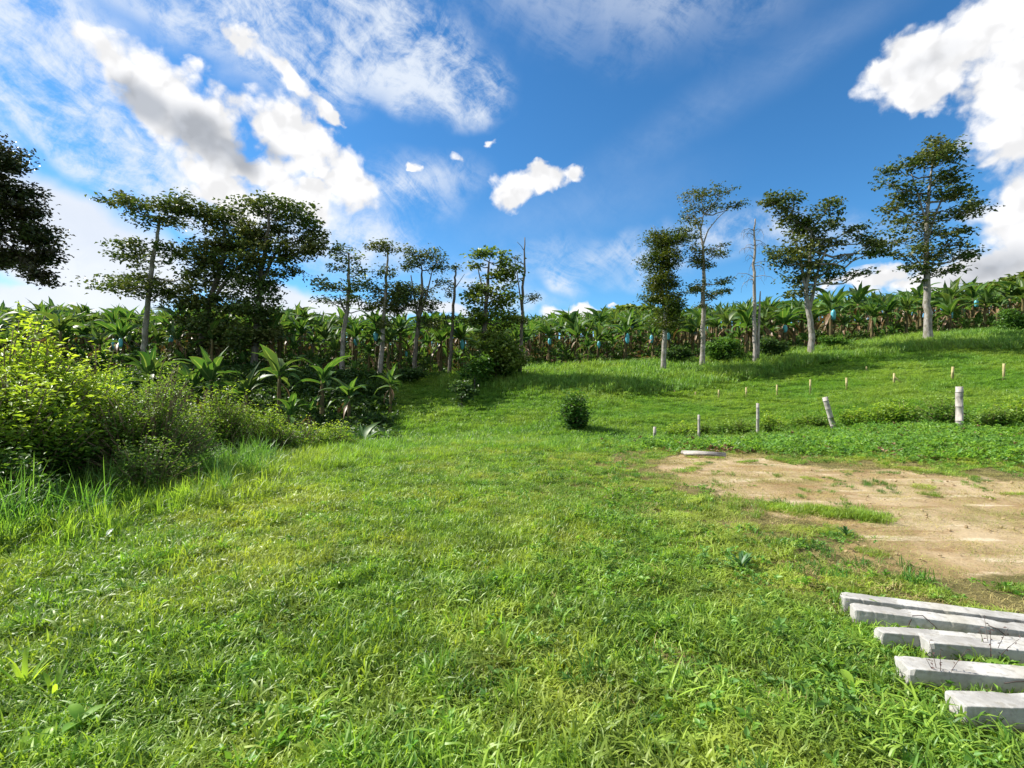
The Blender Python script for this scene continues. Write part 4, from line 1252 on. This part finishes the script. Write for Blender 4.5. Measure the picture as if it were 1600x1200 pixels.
# fallen dry leaves under them
x, y = wedge(4200, 38, 75, 1.05)
u = x / y; k = y > front_y(u) - 1.0
x, y = x[k], y[k]
lp = []
for i in range(3):
    o = bpy.data.objects.new('litter_leaf_%d' % i, leaf_mesh('litter_leaf', 1.3, .4, R(6), R(-14), M['dead_leaf'], 300 + i)); lp.append(o)
scatter('leaf_litter', lp, x, y, rng.uniform(.6, 1.2, len(x)), 'fallen dry banana leaves on the plantation ground', z=H(x, y) + .12, tilt=.15)
x, y = wedge(5200, 38, 62, 1.05)
u = x / y; k = (y > front_y(u) - 1.5) & (fbm(x / 3, y / 2, 55) > -.2)
x, y = x[k], y[k]
scatter('plantation_groundcover', [leaf_patch('cover_patch_%d' % i, 90, .6, .12, .26, M['under'], 310 + i, .3) for i in range(3)], x, y, rng.uniform(.6, 1.1, len(x)), 'leafy green cover between the banana rows')

# young banana plants down in the shaded hollow
for k, (px, py, d, s, lab) in enumerate([
        (566, 688, 17.5, .62, 'young banana plant with upright pale leaves at the edge of the deep shade'),
        (452, 676, 29, .62, 'low young banana plant behind the small lime shrub in the hollow'),
        (484, 672, 30, .6, 'small banana plant with drooping leaves between two others in the hollow'),
        (436, 640, 32, .9, 'banana plant standing on the dark bank in the hollow, left one'),
        (503, 638, 32, .95, 'taller banana plant on the dark bank in the hollow, nearest the slender tree'),
        (545, 640, 31, .75, 'shaded banana plant below the slender tree in the hollow'),
        (385, 650, 30, .85, 'banana plant half hidden behind the lime shrub in the hollow'),
        (300, 620, 31, .95, 'banana plant behind the tall pale green shrub in the hollow'),
        (330, 612, 31, .9, 'banana plant in the shade below the middle big tree'),
        (232, 600, 31, 1.0, 'banana plant below the leaning flat-topped tree, in the hollow'),
        (610, 612, 33, .6, 'short banana plant at the foot of the drooping vine tree')]):
    x = (px - 800) / 800 * d
    banana_thing(x, d, s * (1.25 if d > 20 else 1.0), lab, None, False, 2000 + k, young=s < .63 and d < 20)

# tangle on the shaded bank in the hollow
x = rng.uniform(-36, -5, 1700); y = rng.uniform(22, 39, 1700)
u = x / y; k = (u > -1.05) & (u < -.25) & (fbm(x / 3, y / 3, 12) > -.35)
x, y = x[k], y[k]
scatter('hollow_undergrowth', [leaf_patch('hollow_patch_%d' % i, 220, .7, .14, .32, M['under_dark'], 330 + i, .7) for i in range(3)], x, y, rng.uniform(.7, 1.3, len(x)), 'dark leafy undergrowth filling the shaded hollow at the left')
# far hills with woods
def far_hill(name, label, px, py, w, D, seed):
    r = np.random.default_rng(seed)
    c = at(px, py, D)
    n = 3800
    t = r.uniform(-1, 1, n)
    base = c[2] - 14
    top = c[2] + (1 - t ** 2) * 0 - np.abs(t) ** 1.7 * w / 800 * D * .22 - np.abs(vnoise(t * 9, t * 0, seed)) * 1.4
    zz = base + (top - base) * r.uniform(.1, 1, n) ** .5
    P = np.stack([c[0] + t * w / 800 * D, D + (top - zz) * -1.2 + r.normal(0, 1.5, n), zz], 1)
    g = Geo()
    az = r.uniform(0, 6.28, n)
    g.leaves(P, np.stack([np.cos(az), np.sin(az), r.normal(.2, .4, n)], 1), r.uniform(.9, 2.2, n), r.uniform(.8, 1.6, n), r.uniform(0, 1, n))
    o = link(name, g.mesh(name, M['tree_fresh']))
    tag(o, label, None, None, 'stuff')


far_hill('distant_wood', 'dark wooded hilltop showing above the banana plants in the middle', 985, 478, 50, 140, 5)
far_hill('distant_wood', 'wooded hill rising behind the plantation at the right edge', 1660, 420, 150, 150, 6)


# ------------------------------------------------------------------ shrubs
def shrub(name, label, x, y, height, radius, nshoots, leaf, mat, group=None, z=None, lime=0.7, arch=.5, per=24, cat='shrub', squat=1.0, wid=.42):
    z0 = h1(x, y) if z is None else z
    root = empty(name, (x, y, z0)); tag(root, label, cat, group)
    st_, fo = Geo(), Geo()
    for k in range(nshoots):
        az = rng.uniform(0, 2 * math.pi); q = math.sqrt(rng.uniform(0, 1))
        irr = 1 + .38 * float(vnoise(np.array([az * 1.1 + x * 3]), np.array([y * 5.0]), 5)[0])
        lump = .78 + .30 * float(vnoise(np.array([math.cos(az) * q * 2.2 + x * 7]), np.array([math.sin(az) * q * 2.2 + y]), 6)[0])
        hz = height * (1 - .40 * q * q) * rng.uniform(.40, 1.0) ** .8 * lump * (1.13 if k % 11 == 0 else 1.0) * 1.08
        tip = np.array([math.cos(az) * q * radius * irr, math.sin(az) * q * radius * irr, hz])
        b = np.array([tip[0] * .15, tip[1] * .15, -.05]) + rng.normal(0, .05, 3) * [1, 1, 0]
        ctrl = b * .5 + tip * .5 + np.array([-tip[0] * .1, -tip[1] * .1, hz * .12]) + rng.normal(0, .05 * height, 3)
        t = np.linspace(0, 1, 6)[:, None]
        C = b * (1 - t) ** 2 + 2 * ctrl * t * (1 - t) + tip * t ** 2
        if k % 2 == 0:
            st_.tube(C, np.linspace(.009, .003, 6) * (1 + height * .5), 4)
        tt = rng.uniform(.25, 1.0, per)
        tt[:5] = 1 - rng.uniform(0, .06, 5)
        tc = tt[:, None]
        P = b * (1 - tc) ** 2 + 2 * ctrl * tc * (1 - tc) + tip * tc ** 2 + rng.normal(0, leaf * .9, (per, 3))
        a = rng.uniform(0, 2 * math.pi, per)
        Dv = np.stack([np.cos(a), np.sin(a), rng.uniform(-.2, .9, per)], 1)
        L = leaf * rng.uniform(.6, 1.3, per)
        # young growth: shoot tips that reach the outside of the bush are yellow-green
        out = np.clip((P[:, 2] / height) * .9 + q * .25 - .35, 0, 1)
        tn = np.clip(lime * out * tt ** 2 * 1.5 + rng.normal(0, .12, per), 0, 1)
        fo.leaves(P, Dv, L, L * wid, tn)
    o = link('stems', st_.mesh('stems', M['twig']), root); o['kind'] = 'stuff'
    o = link('foliage', fo.mesh('foliage', mat), root); o['kind'] = 'stuff'
    return root


def pos(px, d):
    return (px - 800) / 800 * d


shrub('shrub', 'biggest lime green shrub with bright yellow tips at the left edge', pos(10, 7.2), 7.2, 2.55, 1.3, 1050, .09, M['shrub'], lime=1.2, per=38)
shrub('shrub', 'dark leafy lower growth in front of the biggest lime shrub', pos(-25, 5.9), 5.9, 1.15, .8, 300, .08, M['shrub_green'], lime=.35, per=26)
shrub('shrub', 'broad pale green shrub, second from the left edge', pos(118, 8.6), 8.6, 2.25, 1.0, 620, .07, M['shrub'], lime=.85, per=28)
shrub('shrub', 'wispy olive green shrub between the biggest lime shrub and the hollow', pos(222, 8.2), 8.2, 2.3, .95, 680, .055, M['shrub_green'], lime=.95, per=30)
shrub('shrub', 'dim bushy growth low in front of the wispy olive shrub', pos(225, 7.2), 7.2, .95, .65, 240, .05, M['shrub_green'], lime=.5, per=24)
shrub('shrub', 'rounded lime shrub with brown dry base, beside the hollow', pos(347, 11.2), 11.2, 1.85, .72, 420, .06, M['shrub'], lime=.85, per=26)
shrub('shrub', 'small yellow green shrub in front of the low banana plant', pos(418, 12.2), 12.2, 1.4, .65, 320, .06, M['shrub'], lime=.8, per=22)
shrub('shrub', 'low lime growth at the brink, left of the upright young banana', pos(470, 12.8), 12.8, .85, .65, 170, .06, M['shrub'], lime=.9, per=18)
shrub('shrub', 'smallest lime growth at the brink just below the upright young banana', pos(528, 13.2), 13.2, .8, .65, 140, .06, M['shrub'], lime=.9, per=18)
# lone bush on the slope
shrub('orchard_bush', 'lone dark green bush standing in the middle of the slope', pos(899, 26), 26, 2.35, .60, 230, .18, M['under'], lime=.8, per=18, cat='bush', wid=.5)
# hedge growth along the bamboo fence
for px, d, hh, rr, lab in [(1585, 16.6, .95, .75, 'bright shrub right of the nearest bamboo post, at the right edge'), (1548, 16.2, .62, .6, 'low dark shrub just right of the nearest bamboo post'),
                           (1470, 17.4, 1.0, .75, 'leafy shrub hugging the left side of the nearest bamboo post'), (1406, 18.4, .95, .55, 'upright yellow tipped shrub midway between the two thick bamboo posts'),
                           (1370, 18.8, .85, .8, 'wide lime topped shrub midway between the two thick bamboo posts'), (1332, 19.4, .75, .6, 'small lime shrub just right of the leaning bamboo post'),
                           (1275, 20.6, .8, .6, 'low shrub touching the left of the leaning bamboo post'), (1252, 21.2, .6, .6, 'faint low shrub between the leaning and the straight thin posts'),
                           (1203, 21.8, .95, .6, 'yellow green shrub just right of the straight thin post'), (1158, 22.2, .8, .7, 'shrub on the left of the straight thin post'),
                           (1128, 22.6, .75, .7, 'low shrub midway between the two thinnest posts'), (1096, 23.4, .7, .5, 'dark shrub at the foot of the second thinnest post'), (1060, 23.0, .7, .8, 'farthest lime shrub of the fence row')]:
    shrub('shrub', lab, pos(px, d + .9), d + .8, hh * 1.05, rr * .95, 105, .11, M['shrub'] if 'lime' in lab or 'yellow' in lab or 'bright' in lab else M['shrub_green'], 'shrubs along the bamboo fence', lime=.75, per=17, wid=.5)


# ------------------------------------------------------------------ bamboo posts
def bamboo(name, label, px, py_top, py_bot, d, dia, lean=0.0, mat='bamboo', rings=3, group='grey bamboo fence posts', brace=None, cat='fence post'):
    x = pos(px, d); z0 = h1(x, d)
    top = EYE + (600 - py_top) / 800 * d
    hh = max(top - z0, .4)
    root = empty(name, (x, d, z0)); tag(root, label, cat, group)
    root.rotation_euler = (0, lean, rng.uniform(-.2, .2))
    g = Geo()
    zs, rs = [-.25], [dia / 2]
    for k in range(rings):
        zk = hh * (k + .6) / rings
        zs += [zk - .02, zk, zk + .02]; rs += [dia / 2 * .985, dia / 2 * 1.06, dia / 2 * .985]
    zs.append(hh); rs.append(dia / 2 * .95)
    zs = np.array(zs)
    g.tube(np.stack([rng.normal(0, .003, len(zs)), rng.normal(0, .003, len(zs)), zs], 1), rs, 14)
    link('culm', g.mesh('culm', M[mat]), root)
    for k in range(rings if mat == 'bamboo' and dia > .05 else 0):
        zk = hh * (k + .6) / rings
        r1 = Geo(); r1.tube(np.array([[0, 0, zk - .008], [0, 0, zk + .008]]), dia / 2 * 1.10, 14)
        link('joint_ring', r1.mesh('joint_ring', M['ring']), root)
    if brace:
        b = Geo(); b.tube(np.array([[.0, -.03, hh * .72], [brace, -.05, -.05]]), .032, 7); link('brace', b.mesh('brace', M[mat]), root)
    return root


bamboo('bamboo_post', 'thickest upright grey bamboo post, nearest one at the right', 1499, 604, 677, 17, .21)
bamboo('bamboo_post', 'thick grey bamboo post leaning to the left', 1304, 619, 672, 20.5, .20, -.27, rings=4)
bamboo('bamboo_post', 'straight thin grey post between leaning post and thinner ones', 1184, 630, 685, 22, .13)
bamboo('bamboo_post', 'second thinnest grey post, at the dark fence shrub', 1092, 648, 688, 22.8, .11, rings=2)
bamboo('bamboo_post', 'shortest grey post, farthest left of the bamboo row', 1023, 667, 688, 23.2, .14, rings=1)
stk = [(1568, 568, 29.5, .13, 'small yellow stake in the upper row, nearest the right edge'), (1488, 573, 30.2, .14, 'small yellow stake directly above the thickest bamboo post'), (1397, 583, 30.6, .12, 'small yellow stake propped by a slanting brace'),
       (1323, 590, 31.2, .12, 'small yellow stake right above the leaning bamboo post'), (1266, 593, 32, .11, 'small stake below the trunk of the forked tree'), (1214, 601, 32.6, .11, 'small stake above and right of the straight thin post'),
       (1166, 605, 33.2, .10, 'small stake below the grey double trunk'), (1123, 609, 33.8, .10, 'small stake between the umbrella tree and grey double trunk'), (1087, 612, 34.4, .10, 'small stake below the umbrella tree'), (1054, 613, 35, .09, 'faint small stake below the vine-covered trunk')]
for px, pt, d, dia, lab in stk:
    bamboo('wooden_stake', lab, px, pt, 0, d, dia, rng.normal(0, .02), 'stake', 1, 'small yellow stakes in the upper fence row', brace=(.75 if px == 1397 else None), cat='stake')
for px, py, d, a, lab in [(1008, 608, 36, .75, 'stake fallen sideways at the left end of the upper row'), (934, 580, 40, .7, 'slanting stick on the slope near the plantation edge'), (1229, 556, 42, .0, 'tiny upright stake left of the forked tree trunk'), (1354, 576, 36, .0, 'tiny stump-like stake above the braced stake')]:
    x = pos(px, d)
    r1 = bamboo('wooden_stake', lab, px, py, 0, d, .09, -a, 'stake', 1, None, cat='stake')
    r1.scale = (1, 1, 1)


# ------------------------------------------------------------------ concrete posts
def concrete_post(label, x, y, slope, length, wdt, hgt, seed, bevel_end=0.0, lift=0.0):
    r = np.random.default_rng(seed)
    a = math.atan(slope)
    root = empty('concrete_post', (x, y, h1(x, y) + lift), a)
    root.rotation_euler = (0, r.normal(0, .003), a)
    tag(root, label, 'concrete post', 'cast concrete posts lying side by side')
    n = int(length / .012)
    # rounded-rectangle section, front lower-left corner first (y towards the back)
    bv = .004
    sec = []
    for cx, cz, s0 in ((wdt - bv, hgt - bv, 0), (bv, hgt - bv, 90), (bv, bv, 180), (wdt - bv, bv, 270)):
        for q in (0, 45, 90):
            sec.append((cx + bv * math.cos(R(s0 + q)), cz + bv * math.sin(R(s0 + q))))
    # extra points along the flat sides so the faces can be uneven
    S = []
    for k in range(len(sec)):
        p, q = np.array(sec[k]), np.array(sec[(k + 1) % len(sec)])
        S.append(p)
        if np.linalg.norm(q - p) > .04:
            for f in (.25, .5, .75): S.append(p * (1 - f) + q * f)
    S = np.array(S); m = len(S)
    ts = np.concatenate([[0, .008], np.linspace(.025, length, n)])
    V = []
    cen = np.array([wdt / 2, hgt / 2])
    for i, t in enumerate(ts):
        sc_ = .90 if i == 0 else (.97 if i == 1 else 1.0)
        Pp = cen + (S - cen) * sc_
        ang = np.arctan2(Pp[:, 1] - cen[1], Pp[:, 0] - cen[0])
        nz = vnoise(np.full(m, t * 22) + seed, ang * 5, seed) * .0012 + vnoise(np.full(m, t * 5), ang * 2, seed + 3) * .0012
        top_edge = (Pp[:, 1] > hgt - .03) & ((Pp[:, 0] < .02) | (Pp[:, 0] > wdt - .02))
        chip = np.clip(vnoise(np.full(m, t * 11), np.sign(Pp[:, 0] - cen[0]) * 3.3, seed + 9) - .55, 0, 1) * .035 * top_edge + np.clip(vnoise(np.full(m, t * 37), np.sign(Pp[:, 0] - cen[0]) * 7.7, seed + 19) - .35, 0, 1) * .010 * top_edge
        dirv = (Pp - cen) / (np.linalg.norm(Pp - cen, axis=1)[:, None] + 1e-9)
        Pp = Pp + dirv * (nz - chip)[:, None]
        if bevel_end and t < bevel_end:
            lowf = (1 - t / bevel_end)
            Pp[:, 1] = np.maximum(Pp[:, 1], lowf * hgt * .45 + r.normal(0, .001, m)) 
        wav = math.sin(t * 2.1 + seed) * .004
        V.append(np.stack([np.full(m, t) + (vnoise(Pp[:, 0] * 40, Pp[:, 1] * 40, seed) * .008 if i < 3 else 0), Pp[:, 0] + wav, Pp[:, 1]], 1))
    V = np.concatenate(V)
    nn = len(ts)
    i = np.arange(nn - 1)[:, None] * m; j = np.arange(m)[None, :]; k = (j + 1) % m
    Q = np.stack([i + j, i + k, i + m + k, i + m + j], -1).reshape(-1, 4)
    c0, c1 = V[:m].mean(0), V[-m:].mean(0)
    V = np.vstack([V, c0, c1]); j1 = np.arange(m)
    T = np.vstack([np.stack([(j1 + 1) % m, j1, np.full(m, len(V) - 2)], -1), np.stack([(nn - 1) * m + j1, (nn - 1) * m + (j1 + 1) % m, np.full(m, len(V) - 1)], -1)])
    me = np_mesh('post_body', V, [Q, T], M['concrete'], None, False)
    o = link('post_body', me, root)
    return root, a


def post_at(label, xb, yb, slope, length, wdt, seed, **kw):
    """xb, yb: back left corner; the post body runs +x, its width towards +y from the front edge"""
    a = math.atan(slope)
    xf = xb - wdt * -math.sin(a) * 1.0; yf = yb - wdt * math.cos(a)
    return concrete_post(label, xf - 2 * wdt * math.sin(a) * 0, yf, slope, length, wdt, .13, seed, **kw)


PA = post_at('farthest concrete post, thin bright top, longest toward the left', 2.34, 3.66, -.385, 1.75, .115, 11)
PB = post_at('second farthest concrete post, pressed against the back one', 2.285, 3.47, -.36, 1.7, .125, 12)
PC = post_at('concrete post with shadowed short left end behind a chipped one', 2.22, 3.14, -.20, 1.35, .10, 13)
PD = post_at('middle concrete post with broken yellowish end, third from the camera', 2.40, 3.03, -.19, 1.3, .12, 14)
PE = post_at('bright white topped concrete post, second nearest to the camera', 2.07, 2.77, -.18, 1.25, .135, 15)
PF = post_at('nearest concrete post, shortest in view with undercut left end', 2.06, 2.44, -.045, 1.2, .125, 16, bevel_end=.02, lift=.01)
def strand(root, pts, rad=.003):  # thin dark bent line resting on a post
    g = Geo(); g.tube(np.array(pts), rad, 5); link('thin_strand', g.mesh('thin_strand', M['strand']), root)
strand(PB[0], [(.28, -.02, .06), (.32, .01, .135), (.37, .005, .145), (.42, -.015, .10), (.46, -.05, .05)])
strand(PB[0], [(.70, .01, .135), (.74, -.01, .125), (.78, -.02, .09)])
strand(PE[0], [(.42, -.006, .10), (.47, -.008, .115), (.52, -.006, .12), (.60, -.008, .105)], .0025)

# bundle of poles lying at the end of the bare earth
base = empty('pole_bundle', (pos(1098, 11.2), 11.2, h1(pos(1098, 11.2), 11.2))); tag(base, 'grey bamboo poles lying flat at the far left end of the bare earth', 'bamboo poles')
for k in range(5):
    g = Geo(); dx = rng.uniform(-.12, .12); L_ = rng.uniform(.3, .5); yk = (k - 2) * .09
    g.tube(np.array([[-L_ + dx, yk + .12, .05], [dx, yk, .06], [L_ + dx, yk - .15, .05]]), .028, 7)
    link('pole', g.mesh('pole', M['bamboo']), base)
# stone in the lawn
g = Geo()
a = rng.normal(0, 1, (60, 3)); a /= np.linalg.norm(a, axis=1)[:, None]
import bmesh
def rock(name, label, x, y, s, mat):
    bm = bmesh.new(); bmesh.ops.create_icosphere(bm, subdivisions=3, radius=1)
    for v in bm.verts:
        n_ = 1 + .22 * math.sin(v.co.x * 4 + s * 60) * math.cos(v.co.y * 3.3) + .12 * math.sin(v.co.z * 7 + v.co.x * 5)
        v.co = Vector((v.co.x * n_ * s, v.co.y * n_ * s * .7, v.co.z * n_ * s * .5))
    me = bpy.data.meshes.new(name); bm.to_mesh(me); bm.free(); me.materials.append(mat)
    o = link(name, me, None, (x, y, h1(x, y) + s * .35)); tag(o, label, 'stone')
rock('stone', 'single pinkish stone in the lawn near the middle', pos(778, 7.3), 7.3, .06, M['stone'])


# ------------------------------------------------------------------ weeds that can be told apart
def weed(name, label, x, y, n, L, W, mat, elev=(.2, .9), stem=.0, group=None, cat='weed', blade=False):
    root = empty(name, (x, y, h1(x, y))); tag(root, label, cat, group)
    if stem > 0:
        g = Geo(); g.tube(np.array([[0, 0, -.02], [.01, 0, stem * .5], [0, .01, stem]]), [.004, .003, .002], 5); link('stem', g.mesh('stem', mat), root)
    a0 = rng.uniform(0, 6.28)
    for k in range(n):
        az = a0 + k * 2.4 + rng.normal(0, .2); e = rng.uniform(*elev)
        Lk, Wk = L * rng.uniform(.7, 1.1), W * rng.uniform(.8, 1.1)
        t = np.linspace(0, 1, 7)
        el = e - (e + .15) * t ** 1.5 * (.9 if not blade else .5)
        st = Lk / 6
        cx = np.concatenate([[0], np.cumsum(np.cos(el[:-1]) * st)]); cz = np.concatenate([[0], np.cumsum(np.sin(el[:-1]) * st)])
        w_ = Wk * (np.sin(math.pi * (t * .94 + .03)) ** (.8 if not blade else .45)); w_[0] = .12 * Wk; w_[-1] = .02 * Wk
        V, Q = [], []
        for i in range(7):
            V += [(cx[i], -w_[i] / 2, cz[i] + w_[i] * .18), (cx[i], 0, cz[i]), (cx[i], w_[i] / 2, cz[i] + w_[i] * .18)]
        for i in range(6):
            Q += [(i * 3, i * 3 + 1, i * 3 + 4, i * 3 + 3), (i * 3 + 1, i * 3 + 2, i * 3 + 5, i * 3 + 4)]
        me = np_mesh('leaf', np.array(V), np.array(Q), mat, {'tone': np.full(21, rng.uniform(.2, 1))})
        o = link('leaf', me, root, (0, 0, stem * (k + 1) / n if stem else .01)); o.rotation_euler = (0, 0, az)


def gp(px, py):
    d = 1280 / (py - 600)
    return pos(px, d), d


for nm, lab, px, py, n, L, W, mt, el, stm, bd in [
        ('weed', 'single broad pale green leaf standing up at the bottom edge', 1028, 1192, 3, .09, .055, 'weed_lime', (.8, 1.4), .02, False),
        ('weed', 'yellow green rosette of broad leaves left of the second nearest concrete post', 1332, 1082, 6, .10, .05, 'weed_lime', (.3, 1.2), .03, False),
        ('weed', 'small broad leaf weed just right of the yellow green rosette', 1382, 1092, 4, .07, .04, 'weed_lime', (.1, .8), .02, False),
        ('weed', 'tall lime blades at the left edge of the lawn', 38, 1090, 7, .26, .022, 'weed_lime', (1.0, 1.45), 0, True),
        ('weed', 'upright lime blade clump just right of the tall lime blades', 85, 1105, 7, .20, .020, 'weed_lime', (.9, 1.4), 0, True),
        ('weed', 'leafy broad weed in the bottom left corner', 128, 1150, 8, .12, .05, 'weed', (.2, 1.0), .07, False),
        ('weed', 'second leafy broad weed in the bottom left corner, nearest the edge', 65, 1185, 8, .10, .045, 'weed_lime', (.2, .9), .05, False),
        ('weed', 'yellow leaf fan in the lawn, above the bottom left weeds', 182, 1062, 5, .07, .035, 'weed_lime', (.1, .7), .01, False),
        ('weed', 'whitish lobed leaf weed in the tall grass at the left', 166, 856, 6, .10, .05, 'pale', (.2, .8), .12, False),
        ('weed', 'long grass blades leaning up to the right near bottom centre', 790, 1030, 9, .27, .014, 'tall', (.6, 1.3), 0, True),
        ('weed', 'long single blades leaning right, left of the concrete posts', 1040, 1105, 5, .26, .013, 'weed_lime', (.4, .9), 0, True),
        ('weed', 'dark blue green weed clump at the edge of the worn ground', 1158, 893, 22, .16, .026, 'weed_blue', (.3, 1.3), .06, True),
        ('weed', 'small dark weed on the bare earth below the long grass clump', 1322, 838, 12, .12, .022, 'weed_blue', (.3, 1.3), .03, True),
        ('weed', 'round dark green leaves between the middle and second nearest concrete posts', 1565, 1038, 6, .075, .06, 'weed_blue', (.2, 1.1), .07, False),
        ('weed', 'round leaf weed just right of the dark round leaves', 1592, 1035, 5, .06, .05, 'weed', (.3, 1.1), .08, False),
        ('weed', 'bright low weed under the second nearest concrete post', 1520, 1078, 8, .07, .022, 'weed', (.3, 1.1), .02, False),
        ('weed', 'broad leaf weed in the bottom centre left', 640, 1128, 6, .075, .04, 'weed_lime', (.3, 1.1), .03, False),
        ('weed', 'broad leaf weed right of the bottom centre blades', 778, 1095, 5, .07, .04, 'weed_lime', (.2, .9), .02, False)]:
    x, y = gp(px, py)
    weed(nm, lab, x, y, n, L, W, M[mt], el, stm, None, 'weed', bd)
def dry_weed(label, x, y, n, hgt, spread):
    root = empty('dry_weed', (x, y, h1(x, y))); tag(root, label, 'weed', None)
    for k in range(n):
        a = rng.uniform(0, 6.28); q = spread * rng.uniform(.3, 1); L_ = hgt * rng.uniform(.7, 1.1)
        C = np.array([[0, 0, 0], [q * .3 * math.cos(a), q * .3 * math.sin(a), L_ * .5], [q * math.cos(a), q * math.sin(a), L_]])
        t = np.linspace(0, 1, 9)[:, None]
        Cc = C[0] * (1 - t) ** 2 + 2 * C[1] * t * (1 - t) + C[2] * t ** 2
        g = Geo(); g.tube(Cc, np.linspace(.0022, .001, 9), 4, .2)
        P = Cc[3:] + rng.normal(0, .004, (6, 3)); aa = rng.uniform(0, 6.28, 6)
        g.leaves(P, np.stack([np.cos(aa), np.sin(aa), rng.uniform(-.3, .6, 6)], 1), .022, .009, rng.uniform(0, .5, 6))
        link('stalk', g.mesh('stalk', M['stalk']), root)


xx_, yy_ = gp(1548, 1046)
dry_weed('dark dried weed stalks leaning over the middle concrete posts near the right edge', xx_, yy_, 5, .27, .18)
xx_, yy_ = gp(1470, 1085)
dry_weed('few thin dried stalks beside the second nearest concrete post', xx_, yy_, 4, .26, .12)
# bushy grass tussocks in the mid lawn
for px, py, s, lab in [(552, 750, 1.0, 'bushy green grass tussock, left one of the mid lawn'), (708, 760, .9, 'bushy green grass tussock right of centre of the mid lawn'), (920, 708, 1.2, 'wide grass mound at the brink of the clearing')]:
    x, y = gp(px, py)
    g = blade_patch('tussock', int(420 * s), .34 * s, .18, .42, .006, .012, M['tall'], (.3, 1.1), 4, int(px), clump=8)
    COL.objects.link(g); g.name = 'grass_tussock'; g.location = (x, y, h1(x, y)); g.scale = (s, s, .8)
    tag(g, lab, 'grass tussock', None)
